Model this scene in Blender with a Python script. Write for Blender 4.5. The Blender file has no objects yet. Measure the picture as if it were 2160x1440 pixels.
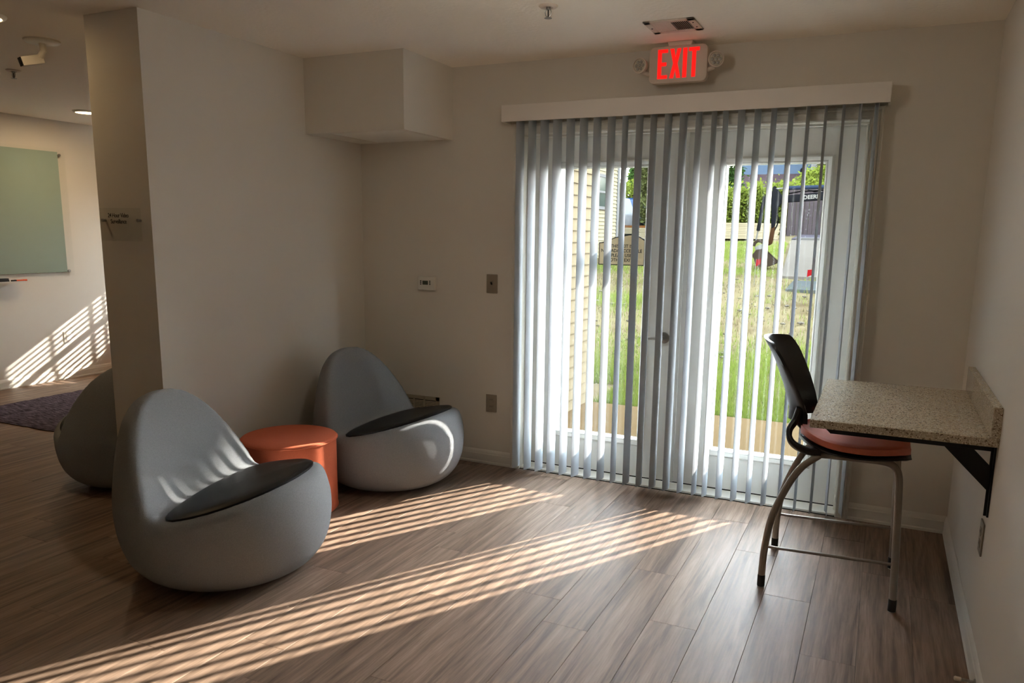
import bpy, bmesh, math, random
import numpy as np
from mathutils import Vector, Matrix

random.seed(7)
rng = np.random.default_rng(7)
SC = bpy.context.scene
COL = SC.collection
PI = math.pi

# ------------------------------------------------------------------ camera
cam_d = bpy.data.cameras.new('camera')
cam = bpy.data.objects.new('camera', cam_d)
COL.objects.link(cam)
SC.camera = cam
F, PITCH, ROLL, YAW = 1629.48, 0.1781, -0.0145, -0.4319
CX, CY, CZ = 3.1508, -4.2673, 1.4641
PX, PY = 23.57, 64.95
cy_, sy_ = math.cos(YAW), math.sin(YAW)
fwd = Vector((sy_ * math.cos(PITCH), cy_ * math.cos(PITCH), -math.sin(PITCH)))
rgt = Vector((cy_, -sy_, 0.0))
dwn = fwd.cross(rgt)
r2 = math.cos(ROLL) * rgt + math.sin(ROLL) * dwn
d2 = -math.sin(ROLL) * rgt + math.cos(ROLL) * dwn
rot = Matrix((r2, -d2, -fwd)).transposed()
cam.matrix_world = Matrix.Translation((CX, CY, CZ)) @ rot.to_4x4()
cam_d.sensor_fit = 'HORIZONTAL'
cam_d.sensor_width = 36.0
cam_d.lens = 36.0 * F / 2160.0
cam_d.shift_x = -PX / 2160.0
cam_d.shift_y = PY / 2160.0
cam_d.clip_start = 0.05
cam_d.clip_end = 300

# ------------------------------------------------------------------ sky, sun, exposure
SUN_DIR = Vector((-0.574, -1.0, -0.60)).normalized()
SUN_EL = math.asin(-SUN_DIR.z)
world = bpy.data.worlds.new('sky')
SC.world = world
world.use_nodes = True
wn = world.node_tree.nodes
wl = world.node_tree.links
wn.clear()
w_out = wn.new('ShaderNodeOutputWorld')
w_bg = wn.new('ShaderNodeBackground')
w_tc = wn.new('ShaderNodeTexCoord')
w_sep = wn.new('ShaderNodeSeparateXYZ')
w_ramp = wn.new('ShaderNodeValToRGB')
w_ramp.color_ramp.elements[0].position = 0.0
w_ramp.color_ramp.elements[0].color = (1.0, 0.97, 0.93, 1)      # hazy horizon
w_ramp.color_ramp.elements[1].position = 0.7
w_ramp.color_ramp.elements[1].color = (0.72, 0.86, 1.0, 1)      # bright summer blue overhead
wl.new(w_tc.outputs['Generated'], w_sep.inputs[0])
wl.new(w_sep.outputs[2], w_ramp.inputs[0])
w_bg.inputs['Strength'].default_value = 16.5
wl.new(w_ramp.outputs[0], w_bg.inputs['Color'])
wl.new(w_bg.outputs[0], w_out.inputs['Surface'])

sun_d = bpy.data.lights.new('sun', 'SUN')
sun_d.energy = 9.0
sun_d.color = (1.0, 0.93, 0.83)
sun_d.angle = math.radians(0.5)
sun = bpy.data.objects.new('sun', sun_d)
COL.objects.link(sun)
sun.rotation_euler = SUN_DIR.to_track_quat('-Z', 'Y').to_euler()

SC.view_settings.view_transform = 'Standard'
SC.view_settings.look = 'None'
SC.view_settings.gamma = 1.0
SC.view_settings.use_curve_mapping = False
SC.view_settings.exposure = 1.42
SC.cycles.max_bounces = 14
SC.cycles.diffuse_bounces = 10
SC.cycles.glossy_bounces = 4
SC.cycles.transparent_max_bounces = 24
SC.cycles.sample_clamp_indirect = 12.0
SC.cycles.caustics_reflective = False
SC.cycles.caustics_refractive = False

# ------------------------------------------------------------------ materials


def lin(r, g, b):
    def f(c):
        c /= 255.0
        return c / 12.92 if c <= 0.04045 else ((c + 0.055) / 1.055) ** 2.4
    return (f(r), f(g), f(b), 1.0)


def ext(r, g, b, k=0.052):
    c = lin(r, g, b)
    return (c[0] * k, c[1] * k, c[2] * k, 1.0)


MATS = {}


def mat(name, col, rough=0.6, metal=0.0, var=0.0, vscale=8.0, bump=0.0, bscale=120.0, spec=0.5,
        emit=None, estr=0.0, objvar=0.0, transl=0.0):
    m = bpy.data.materials.new(name)
    m.use_nodes = True
    nt = m.node_tree
    b = nt.nodes['Principled BSDF']
    b.inputs['Base Color'].default_value = col
    b.inputs['Roughness'].default_value = rough
    b.inputs['Metallic'].default_value = metal
    b.inputs['Specular IOR Level'].default_value = spec
    if emit:
        b.inputs['Emission Color'].default_value = emit
        b.inputs['Emission Strength'].default_value = estr
    tc = nt.nodes.new('ShaderNodeTexCoord')
    if var > 0 or objvar > 0:
        n = nt.nodes.new('ShaderNodeTexNoise')
        n.inputs['Scale'].default_value = vscale
        n.inputs['Detail'].default_value = 4.0
        nt.links.new(tc.outputs['Object'], n.inputs['Vector'])
        mr = nt.nodes.new('ShaderNodeMapRange')
        mr.inputs['To Min'].default_value = 1.0 - var
        mr.inputs['To Max'].default_value = 1.0 + var
        nt.links.new(n.outputs['Fac'], mr.inputs['Value'])
        hsv = nt.nodes.new('ShaderNodeHueSaturation')
        hsv.inputs['Color'].default_value = col
        if objvar > 0:
            oi = nt.nodes.new('ShaderNodeObjectInfo')
            mr2 = nt.nodes.new('ShaderNodeMapRange')
            mr2.inputs['To Min'].default_value = 1.0 - objvar
            mr2.inputs['To Max'].default_value = 1.0 + objvar
            nt.links.new(oi.outputs['Random'], mr2.inputs['Value'])
            mu = nt.nodes.new('ShaderNodeMath')
            mu.operation = 'MULTIPLY'
            nt.links.new(mr.outputs[0], mu.inputs[0])
            nt.links.new(mr2.outputs[0], mu.inputs[1])
            nt.links.new(mu.outputs[0], hsv.inputs['Value'])
        else:
            nt.links.new(mr.outputs[0], hsv.inputs['Value'])
        nt.links.new(hsv.outputs[0], b.inputs['Base Color'])
    if bump > 0:
        n2 = nt.nodes.new('ShaderNodeTexNoise')
        n2.inputs['Scale'].default_value = bscale
        n2.inputs['Detail'].default_value = 3.0
        nt.links.new(tc.outputs['Object'], n2.inputs['Vector'])
        bp = nt.nodes.new('ShaderNodeBump')
        bp.inputs['Strength'].default_value = bump
        bp.inputs['Distance'].default_value = 0.004
        nt.links.new(n2.outputs['Fac'], bp.inputs['Height'])
        nt.links.new(bp.outputs[0], b.inputs['Normal'])
    if transl > 0:
        out = nt.nodes['Material Output']
        t = nt.nodes.new('ShaderNodeBsdfTranslucent')
        t.inputs['Color'].default_value = col
        mx = nt.nodes.new('ShaderNodeMixShader')
        mx.inputs[0].default_value = transl
        nt.links.new(b.outputs[0], mx.inputs[1])
        nt.links.new(t.outputs[0], mx.inputs[2])
        nt.links.new(mx.outputs[0], out.inputs['Surface'])
    MATS[name] = m
    return m


M_WALL = mat('wall_paint', lin(220, 214, 203), 0.75, var=0.02, vscale=2.0, bump=0.06, bscale=260, spec=0.35)
M_CEIL = mat('ceiling_paint', lin(246, 238, 224), 0.9, bump=0.55, bscale=45, spec=0.2)
M_TRIM = mat('white_trim', lin(226, 222, 212), 0.4, spec=0.5)
M_DOOR = mat('door_white', lin(228, 228, 222), 0.45, spec=0.3)
M_SLAT = mat('blind_vinyl', lin(188, 192, 196), 0.55, transl=0.14, spec=0.06)
M_VALANCE = mat('valance_vinyl', lin(232, 226, 218), 0.5)
M_FABRIC = mat('grey_fabric', lin(140, 142, 145), 0.95, var=0.24, vscale=230, bump=0.3, bscale=420, spec=0.15)
M_PAD = mat('black_vinyl', lin(16, 15, 15), 0.42, bump=0.05, bscale=300, spec=0.3)
M_CORAL = mat('coral_fabric', lin(206, 108, 76), 0.9, var=0.09, vscale=140, bump=0.2, bscale=400, spec=0.2)
M_CORALV = mat('coral_vinyl', lin(208, 116, 92), 0.6, var=0.05, vscale=90, bump=0.15, bscale=300, spec=0.3)
M_BLACK = mat('black_plastic', lin(20, 20, 22), 0.42)
M_BLACKM = mat('black_steel', lin(12, 12, 14), 0.55)
M_SILVER = mat('silver_powder_coat', lin(150, 140, 130), 0.38, metal=0.6)
M_CHROME = mat('brushed_nickel', lin(170, 168, 162), 0.32, metal=0.9)
M_DARK = mat('dark_gap', lin(16, 14, 12), 0.9)
M_PLATE = mat('taupe_plastic', lin(150, 138, 120), 0.45)
M_WHITEP = mat('white_plastic', lin(224, 220, 210), 0.45)
M_LCD = mat('grey_lcd', lin(70, 78, 66), 0.3)
M_EXITBOX = mat('exit_housing', lin(214, 200, 184), 0.5)
M_EXITRED = mat('exit_red', lin(235, 20, 14), 0.5, emit=lin(255, 12, 8), estr=0.38)
M_LENS = mat('lamp_lens', lin(196, 188, 170), 0.2, var=0.12, vscale=90)
M_LAMP = mat('lamp_glow', lin(255, 226, 180), 0.5, emit=lin(255, 214, 150), estr=14.0)
M_BOARD = mat('glass_board_back', lin(164, 182, 170), 0.14, spec=0.5)
M_ERASER = mat('black_felt', lin(28, 27, 28), 0.9)
M_ORANGE = mat('orange_plastic', lin(226, 92, 44), 0.45)
M_BLACKINK = mat('black_ink', lin(24, 20, 16), 0.7)
M_SIGN = mat('sign_beige', lin(206, 186, 146), 0.55)
M_RUBBER = mat('white_rubber', lin(216, 206, 190), 0.7)
M_SIDING = mat('cream_siding', ext(236, 218, 182, .052), 0.6, var=0.03, vscale=20, spec=0.0)
M_SIDING2 = mat('pale_siding', ext(222, 212, 178, .07), 0.6, spec=0.0)
M_CONC = mat('concrete', ext(168, 142, 106, .072), 0.9, var=0.10, vscale=6, bump=0.2, bscale=90, spec=0.0)
M_DRIVE = mat('gravel_drive', ext(184, 174, 162), 0.95, var=0.2, vscale=4, bump=0.4, bscale=30, spec=0.0)
M_ASPH = mat('asphalt_strip', ext(150, 142, 152), 0.95, var=0.08, vscale=8, spec=0.0)
M_KERB = mat('kerb_stone', ext(200, 196, 190), 0.9, spec=0.0)
M_FENCE = mat('weathered_wood', ext(140, 128, 132), 0.9, var=0.22, vscale=7, objvar=0.16, spec=0.0)
M_LUMBER = mat('pine_lumber', ext(236, 220, 182, .075), 0.8, var=0.08, vscale=10, objvar=0.10, spec=0.0)
M_LUMBERO = mat('orange_lumber', ext(214, 142, 84), 0.8, var=0.08, vscale=10, objvar=0.08, spec=0.0)
M_LUMEND = mat('dark_lumber_end', ext(126, 88, 66), 0.9, var=0.15, vscale=12, spec=0.0)
M_TARP = mat('blue_tarp', ext(60, 76, 132), 0.5, var=0.15, vscale=12, spec=0.0)
M_EXC = mat('excavator_dark', ext(58, 60, 66), 0.5, var=0.1, vscale=10, spec=0.0)
M_EXCB = mat('excavator_blue_grey', ext(84, 100, 130), 0.45, spec=0.0)
M_EXCR = mat('rusty_steel', ext(120, 88, 62), 0.7, var=0.2, vscale=9, spec=0.0)
M_ROD = mat('steel_rod', ext(214, 214, 206), 0.25, metal=0.0, spec=0.0)
M_BUCKET = mat('bucket_steel', ext(112, 98, 84), 0.6, var=0.15, vscale=8, spec=0.0)
M_YEL = mat('machine_yellow', ext(226, 178, 40), 0.5, spec=0.0)
M_DEERE = mat('white_lettering', ext(238, 236, 226), 0.6, spec=0.0)
M_LEAF = mat('hedge_leaf', ext(218, 242, 104), 0.7, objvar=0.05, var=0.45, vscale=1.4, transl=0.35, spec=0.0)
M_LEAFD = mat('tree_leaf', ext(120, 168, 88), 0.7, var=0.4, vscale=1.6, transl=0.3, spec=0.0)
M_LEAFO = mat('olive_leaf', ext(176, 186, 116), 0.75, var=0.4, vscale=2.5, transl=0.25, spec=0.0)
M_BARK = mat('bark', ext(96, 84, 72), 0.9, var=0.2, vscale=12, spec=0.0)
M_GRASS = mat('grass_blade', ext(206, 232, 112, .07), 0.75, var=0.35, vscale=0.8, transl=0.35, spec=0.0)
M_STRAW = mat('dry_grass_blade', ext(214, 198, 146), 0.8, var=0.3, vscale=1.5, transl=0.25, spec=0.0)
M_BLUEH = mat('blue_siding', ext(150, 176, 208), 0.7, spec=0.0)
M_SHING = mat('shingles', ext(132, 112, 116), 0.95, var=0.3, vscale=5, spec=0.0)
M_WHITEH = mat('white_siding', ext(206, 206, 206), 0.7, spec=0.0)
M_GREEN = mat('utility_green', ext(92, 122, 108), 0.55, spec=0.0)
M_GREEND = mat('utility_dark_green', ext(54, 62, 54), 0.6, spec=0.0)
M_CARP = mat('white_car_paint', ext(226, 230, 236), 0.25, spec=0.0)
M_CARB = mat('blue_car_paint', ext(70, 104, 168), 0.25, spec=0.0)
M_CARG = mat('car_glass', lin(40, 52, 72), 0.1)
M_TYRE = mat('tyre_rubber', ext(28, 28, 30), 0.85, spec=0.0)
M_FLAG = mat('red_flag', ext(236, 52, 60), 0.7, spec=0.0)
M_SOIL = mat('subfloor', lin(46, 34, 26), 0.9)
M_PANE2 = mat('house_window_glass', ext(112, 132, 128), 0.12, spec=0.8)
M_ROCK = mat('pale_stone', ext(196, 184, 164), 0.9, var=0.15, vscale=14, objvar=0.1, spec=0.0)


def glass_mat(name, tint=(0.985, 0.992, 0.988, 1), refl=1.0):
    m = bpy.data.materials.new(name)
    m.use_nodes = True
    nt = m.node_tree
    nt.nodes.clear()
    out = nt.nodes.new('ShaderNodeOutputMaterial')
    tr = nt.nodes.new('ShaderNodeBsdfTransparent')
    tr.inputs['Color'].default_value = tint
    gl = nt.nodes.new('ShaderNodeBsdfGlossy')
    gl.inputs['Roughness'].default_value = 0.0
    fr = nt.nodes.new('ShaderNodeFresnel')
    fr.inputs['IOR'].default_value = 1.45
    mu = nt.nodes.new('ShaderNodeMath')
    mu.operation = 'MULTIPLY'
    mu.inputs[1].default_value = refl
    mx = nt.nodes.new('ShaderNodeMixShader')
    ge = nt.nodes.new('ShaderNodeNewGeometry')
    inv = nt.nodes.new('ShaderNodeMath')
    inv.operation = 'SUBTRACT'
    inv.inputs[0].default_value = 1.0
    nt.links.new(ge.outputs['Backfacing'], inv.inputs[1])
    mu2 = nt.nodes.new('ShaderNodeMath')
    mu2.operation = 'MULTIPLY'
    nt.links.new(fr.outputs[0], mu.inputs[0])
    nt.links.new(mu.outputs[0], mu2.inputs[0])
    nt.links.new(inv.outputs[0], mu2.inputs[1])
    nt.links.new(mu2.outputs[0], mx.inputs[0])
    nt.links.new(tr.outputs[0], mx.inputs[1])
    nt.links.new(gl.outputs[0], mx.inputs[2])
    nt.links.new(mx.outputs[0], out.inputs['Surface'])
    MATS[name] = m
    return m


M_GLASS = glass_mat('clear_glass')
M_ACRYL = glass_mat('clear_acrylic', (0.96, 0.965, 0.955, 1), 0.8)


def wood_mat():
    m = bpy.data.materials.new('plank_wood')
    m.use_nodes = True
    nt = m.node_tree
    b = nt.nodes['Principled BSDF']
    L = nt.links.new
    tc = nt.nodes.new('ShaderNodeTexCoord')
    oi = nt.nodes.new('ShaderNodeObjectInfo')
    comb = nt.nodes.new('ShaderNodeVectorMath')
    comb.operation = 'MULTIPLY_ADD'
    comb.inputs[1].default_value = (1, 1, 1)
    sc = nt.nodes.new('ShaderNodeVectorMath')
    sc.operation = 'SCALE'
    sc.inputs[0].default_value = (37.0, 91.0, 13.0)
    L(oi.outputs['Random'], sc.inputs['Scale'])
    L(tc.outputs['Object'], comb.inputs[0])
    L(sc.outputs[0], comb.inputs[2])
    mp = nt.nodes.new('ShaderNodeMapping')
    mp.inputs['Scale'].default_value = (1.0, 0.05, 1.0)
    L(comb.outputs[0], mp.inputs['Vector'])
    n1 = nt.nodes.new('ShaderNodeTexNoise')
    n1.inputs['Scale'].default_value = 26.0
    n1.inputs['Detail'].default_value = 6.0
    n1.inputs['Roughness'].default_value = 0.62
    n1.inputs['Distortion'].default_value = 0.7
    L(mp.outputs[0], n1.inputs['Vector'])
    n2 = nt.nodes.new('ShaderNodeTexNoise')
    n2.inputs['Scale'].default_value = 150.0
    n2.inputs['Detail'].default_value = 3.0
    L(mp.outputs[0], n2.inputs['Vector'])
    ramp = nt.nodes.new('ShaderNodeValToRGB')
    e = ramp.color_ramp.elements
    e[0].position = 0.30
    e[0].color = lin(98, 80, 67)
    e[1].position = 0.72
    e[1].color = lin(160, 136, 117)
    mid = ramp.color_ramp.elements.new(0.5)
    mid.color = lin(134, 111, 94)
    L(n1.outputs['Fac'], ramp.inputs[0])
    mr = nt.nodes.new('ShaderNodeMapRange')
    mr.inputs['To Min'].default_value = 0.93
    mr.inputs['To Max'].default_value = 1.07
    L(oi.outputs['Random'], mr.inputs['Value'])
    mr3 = nt.nodes.new('ShaderNodeMapRange')
    mr3.inputs['From Min'].default_value = 0.35
    mr3.inputs['From Max'].default_value = 0.65
    mr3.inputs['To Min'].default_value = 0.86
    mr3.inputs['To Max'].default_value = 1.08
    L(n2.outputs['Fac'], mr3.inputs['Value'])
    mu = nt.nodes.new('ShaderNodeMath')
    mu.operation = 'MULTIPLY'
    L(mr.outputs[0], mu.inputs[0])
    L(mr3.outputs[0], mu.inputs[1])
    hsv = nt.nodes.new('ShaderNodeHueSaturation')
    L(ramp.outputs[0], hsv.inputs['Color'])
    L(mu.outputs[0], hsv.inputs['Value'])
    L(hsv.outputs[0], b.inputs['Base Color'])
    b.inputs['Roughness'].default_value = 0.46
    b.inputs['Specular IOR Level'].default_value = 0.11
    bp = nt.nodes.new('ShaderNodeBump')
    bp.inputs['Strength'].default_value = 0.12
    bp.inputs['Distance'].default_value = 0.002
    L(n2.outputs['Fac'], bp.inputs['Height'])
    L(bp.outputs[0], b.inputs['Normal'])
    return m


M_WOOD = wood_mat()


def quartz_mat():
    m = bpy.data.materials.new('speckled_quartz')
    m.use_nodes = True
    nt = m.node_tree
    b = nt.nodes['Principled BSDF']
    L = nt.links.new
    tc = nt.nodes.new('ShaderNodeTexCoord')
    base = None
    col = lin(186, 172, 148)
    mixes = []
    for i, (s, lo, c) in enumerate([(230, 0.13, lin(116, 96, 76)), (120, 0.10, lin(148, 130, 108)), (330, 0.2, lin(222, 212, 194))]):
        v = nt.nodes.new('ShaderNodeTexVoronoi')
        v.inputs['Scale'].default_value = s
        L(tc.outputs['Object'], v.inputs['Vector'])
        sep = nt.nodes.new('ShaderNodeSeparateColor')
        L(v.outputs['Color'], sep.inputs[0])
        lt = nt.nodes.new('ShaderNodeMath')
        lt.operation = 'LESS_THAN'
        lt.inputs[1].default_value = lo
        L(sep.outputs[i % 3], lt.inputs[0])
        mx = nt.nodes.new('ShaderNodeMix')
        mx.data_type = 'RGBA'
        mx.inputs[7].default_value = c
        if base is None:
            mx.inputs[6].default_value = col
        else:
            L(base, mx.inputs[6])
        L(lt.outputs[0], mx.inputs[0])
        base = mx.outputs[2]
    L(base, b.inputs['Base Color'])
    b.inputs['Roughness'].default_value = 0.12
    return m


M_QUARTZ = quartz_mat()


def ground_mat():
    m = bpy.data.materials.new('patchy_soil')
    m.use_nodes = True
    nt = m.node_tree
    b = nt.nodes['Principled BSDF']
    L = nt.links.new
    tc = nt.nodes.new('ShaderNodeTexCoord')
    n = nt.nodes.new('ShaderNodeTexNoise')
    n.inputs['Scale'].default_value = 0.7
    n.inputs['Detail'].default_value = 8.0
    n.inputs['Roughness'].default_value = 0.7
    L(tc.outputs['Object'], n.inputs['Vector'])
    r = nt.nodes.new('ShaderNodeValToRGB')
    e = r.color_ramp.elements
    e[0].position = 0.36
    e[0].color = ext(150, 130, 98, .06)
    e[1].position = 0.68
    e[1].color = ext(172, 166, 108, .06)
    k = e.new(0.5)
    k.color = ext(192, 174, 134, .06)
    L(n.outputs['Fac'], r.inputs[0])
    L(r.outputs[0], b.inputs['Base Color'])
    b.inputs['Roughness'].default_value = 0.95
    b.inputs['Specular IOR Level'].default_value = 0.0
    return m


M_GROUND = ground_mat()


def rug_mat():
    m = bpy.data.materials.new('woven_rug')
    m.use_nodes = True
    nt = m.node_tree
    b = nt.nodes['Principled BSDF']
    L = nt.links.new
    tc = nt.nodes.new('ShaderNodeTexCoord')
    mp = nt.nodes.new('ShaderNodeMapping')
    mp.inputs['Scale'].default_value = (5.0, 44.0, 1.0)
    L(tc.outputs['Object'], mp.inputs['Vector'])
    n = nt.nodes.new('ShaderNodeTexNoise')
    n.inputs['Scale'].default_value = 2.2
    n.inputs['Detail'].default_value = 4.0
    L(mp.outputs[0], n.inputs['Vector'])
    r = nt.nodes.new('ShaderNodeValToRGB')
    e = r.color_ramp.elements
    e[0].position = 0.38
    e[0].color = lin(54, 46, 54)
    e[1].position = 0.64
    e[1].color = lin(116, 104, 116)
    L(n.outputs['Fac'], r.inputs[0])
    L(r.outputs[0], b.inputs['Base Color'])
    b.inputs['Roughness'].default_value = 1.0
    b.inputs['Specular IOR Level'].default_value = 0.05
    bp = nt.nodes.new('ShaderNodeBump')
    bp.inputs['Strength'].default_value = 0.8
    bp.inputs['Distance'].default_value = 0.01
    L(n.outputs['Fac'], bp.inputs['Height'])
    L(bp.outputs[0], b.inputs['Normal'])
    return m


M_RUG = rug_mat()

# ------------------------------------------------------------------ geometry helpers
OFF = {}


def tag(o, label=None, cat=None, group=None, kind=None):
    if label:
        o['label'] = label
    if cat:
        o['category'] = cat
    if group:
        o['group'] = group
    if kind:
        o['kind'] = kind
    return o


def thing(name, label, cat, loc=(0, 0, 0), rotz=0.0, group=None):
    o = bpy.data.objects.new(name, None)
    o.empty_display_size = 0.05
    COL.objects.link(o)
    o.location = loc
    o.rotation_euler = (0, 0, rotz)
    OFF[o.name] = Vector(loc)
    return tag(o, label, cat, group)


def copy_tree(o, parent=None):
    c = o.copy()
    COL.objects.link(c)
    c.parent = parent
    for ch in list(o.children):
        copy_tree(ch, c)
    return c


class MB:
    """collects geometry; build() links it as one mesh object"""

    def __init__(self):
        self.v = []
        self.f = []

    def add(self, verts, faces):
        n = len(self.v)
        self.v += [tuple(p) for p in verts]
        self.f += [tuple(i + n for i in f) for f in faces]
        return self

    def box(self, x0, x1, y0, y1, z0, z1):
        v = [(x0, y0, z0), (x1, y0, z0), (x1, y1, z0), (x0, y1, z0), (x0, y0, z1), (x1, y0, z1), (x1, y1, z1), (x0, y1, z1)]
        f = [(0, 3, 2, 1), (4, 5, 6, 7), (0, 1, 5, 4), (1, 2, 6, 5), (2, 3, 7, 6), (3, 0, 4, 7)]
        return self.add(v, f)

    def prism(self, poly, axis, d0, d1):
        """poly: list of 2-D points; axis x -> (y,z), y -> (x,z), z -> (x,y)"""
        n = len(poly)

        def P(p, d):
            if axis == 'x':
                return (d, p[0], p[1])
            if axis == 'y':
                return (p[0], d, p[1])
            return (p[0], p[1], d)
        v = [P(p, d0) for p in poly] + [P(p, d1) for p in poly]
        f = [tuple(range(n))[::-1], tuple(range(n, 2 * n))]
        for i in range(n):
            j = (i + 1) % n
            f.append((i, j, n + j, n + i))
        return self.add(v, f)

    def tube(self, pts, rad, seg=12, cap=True, flat=1.0):
        pts = [Vector(p) for p in pts]
        rads = rad if isinstance(rad, (list, tuple)) else [rad] * len(pts)
        n = len(pts)
        v = []
        up = None
        for i, p in enumerate(pts):
            t = (pts[min(i + 1, n - 1)] - pts[max(i - 1, 0)]).normalized()
            if up is None:
                up = Vector((0, 0, 1)) if abs(t.z) < 0.9 else Vector((0, 1, 0))
            a = (up - t * up.dot(t)).normalized()
            b = t.cross(a)
            up = a
            for k in range(seg):
                th = 2 * PI * k / seg
                v.append(p + rads[i] * (math.cos(th) * a + flat * math.sin(th) * b))
        f = []
        for i in range(n - 1):
            for k in range(seg):
                k2 = (k + 1) % seg
                f.append((i * seg + k, i * seg + k2, (i + 1) * seg + k2, (i + 1) * seg + k))
        if cap:
            f.append(tuple(range(seg))[::-1])
            f.append(tuple(range((n - 1) * seg, n * seg)))
        return self.add(v, f)

    def lathe(self, prof, center=(0, 0, 0), seg=32, axis='z', flip=False):
        """prof: list of (r, h)"""
        v = []
        for r, h in prof:
            for k in range(seg):
                th = 2 * PI * k / seg
                a, b = r * math.cos(th), r * math.sin(th)
                if axis == 'z':
                    q = (a, b, h)
                elif axis == 'y':
                    q = (a, h, b)
                else:
                    q = (h, a, b)
                v.append((q[0] + center[0], q[1] + center[1], q[2] + center[2]))
        f = []
        n = len(prof)
        for i in range(n - 1):
            for k in range(seg):
                k2 = (k + 1) % seg
                f.append((i * seg + k, i * seg + k2, (i + 1) * seg + k2, (i + 1) * seg + k))
        f.append(tuple(range(seg))[::-1])
        f.append(tuple(range((n - 1) * seg, n * seg)))
        return self.add(v, f)

    def build(self, name, m, parent=None, smooth=True, angle=35, bevel=0.0, bseg=2, local=False, label=None, kind=None):
        off = Vector((0, 0, 0))
        if parent is not None and not local:
            off = OFF.get(parent.name, Vector((0, 0, 0)))
        me = bpy.data.meshes.new(name)
        me.from_pydata([(p[0] - off.x, p[1] - off.y, p[2] - off.z) for p in self.v], [], self.f)
        bm = bmesh.new()
        bm.from_mesh(me)
        bmesh.ops.recalc_face_normals(bm, faces=bm.faces)
        if bevel > 0:
            es = [e for e in bm.edges if len(e.link_faces) == 2 and e.calc_face_angle(0) > math.radians(40)]
            bmesh.ops.bevel(bm, geom=es, offset=bevel, segments=bseg, affect='EDGES', clamp_overlap=True, profile=0.5)
        bm.to_mesh(me)
        bm.free()
        if smooth:
            me.shade_smooth()
            me.set_sharp_from_angle(angle=math.radians(angle))
        o = bpy.data.objects.new(name, me)
        me.materials.append(m)
        COL.objects.link(o)
        if parent is not None:
            o.parent = parent
        OFF[o.name] = off if parent is not None else Vector((0, 0, 0))
        tag(o, label, None, None, kind)
        return o


def struct(name, mb, m, parent=None, **k):
    o = mb.build(name, m, parent, **k)
    if parent is None:
        o['kind'] = 'structure'
    return o


def sweep(profile, path, closed=False):
    """profile: list of (offset_out, depth); path: points in a plane with outward/depth frames given as (point, out_vec, depth_vec)"""
    mb = MB()
    n = len(profile)
    v = []
    for p, o, d in path:
        p, o, d = Vector(p), Vector(o), Vector(d)
        for a, b in profile:
            v.append(p + o * a + d * b)
    f = []
    for i in range(len(path) - 1):
        for k in range(n):
            k2 = (k + 1) % n
            f.append((i * n + k, i * n + k2, (i + 1) * n + k2, (i + 1) * n + k))
    f.append(tuple(range(n))[::-1])
    f.append(tuple(range((len(path) - 1) * n, len(path) * n)))
    return mb.add(v, f)


# text as mesh
def text_mesh(body, size, depth=0.001, align='CENTER', offset=0.0, spacing=1.0):
    c = bpy.data.curves.new('lettering', 'FONT')
    c.body = body
    c.size = size
    c.extrude = depth
    c.align_x = align
    c.offset = offset
    c.space_character = spacing
    o = bpy.data.objects.new('lettering', c)
    COL.objects.link(o)
    dg = bpy.context.evaluated_depsgraph_get()
    me = bpy.data.meshes.new_from_object(o.evaluated_get(dg))
    bpy.data.objects.remove(o)
    bpy.data.curves.remove(c)
    return me


# ------------------------------------------------------------------ room constants
H = 2.44
XR = 3.549
WT = 0.357          # thickness of the stub wall
WY = -1.64          # where the stub wall ends
LX = -4.0           # far wall of the next room
LY = 2.85           # back wall of the next room
BY = -6.2           # wall behind the camera
DX0, DX1, DZ = 1.17, 3.025, 2.03   # door opening
WALL = 0.15

# ------------------------------------------------------------------ floor: slab + planks
floor = struct('floor', MB().box(LX - .15, XR + .15, BY - .15, .10, -0.10, -0.0045).box(LX - .15, -.2, .10, LY + .1, -0.10, -0.0045), M_SOIL, smooth=False)
PW, PL = 0.184, 1.22
PLANK_Y0 = -3.3


def plank_mesh(w, l):
    mb = MB()
    g, c, t = 0.0003, 0.0010, 0.0042
    x0, x1, y0, y1 = g, w - g, g, l - g
    v = [(x0, y0, -t), (x1, y0, -t), (x1, y1, -t), (x0, y1, -t),
         (x0, y0, -0.0012), (x1, y0, -0.0012), (x1, y1, -0.0012), (x0, y1, -0.0012),
         (x0 + c, y0 + c * .6, 0), (x1 - c, y0 + c * .6, 0), (x1 - c, y1 - c * .6, 0), (x0 + c, y1 - c * .6, 0)]
    f = [(0, 3, 2, 1)]
    for a in (0, 4):
        for i in range(4):
            j = (i + 1) % 4
            f.append((a + i, a + j, a + 4 + j, a + 4 + i))
    f.append((8, 9, 10, 11))
    me = bpy.data.meshes.new('plank')
    me.from_pydata(v, [], f)
    me.materials.append(M_WOOD)
    return me


PLM = {}
ncol = int(math.ceil((XR - LX) / PW))
k = 0
for i in range(ncol):
    xa = XR - (i + 1) * PW
    xb = XR - i * PW
    xa = max(xa, LX)
    ymax = 0.0 if xa > -WT else LY
    if xa <= -WT < xb:
        ymax = LY
    st = PLANK_Y0 - [0.0, 0.44, 0.87, 0.25, 0.68, 1.05][(i * 5 + (i // 4) * 3) % 6]
    y = st
    while y < ymax - 0.02:
        y0, y1 = max(y, PLANK_Y0), min(y + PL, ymax)
        y += PL
        if y1 - y0 < 0.03:
            continue
        key = (round(xb - xa, 4), round(y1 - y0, 3))
        if key not in PLM:
            PLM[key] = plank_mesh(*key)
        o = bpy.data.objects.new('plank', PLM[key])
        COL.objects.link(o)
        o.parent = floor
        o.location = (xa, y0, 0)
        k += 1
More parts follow.
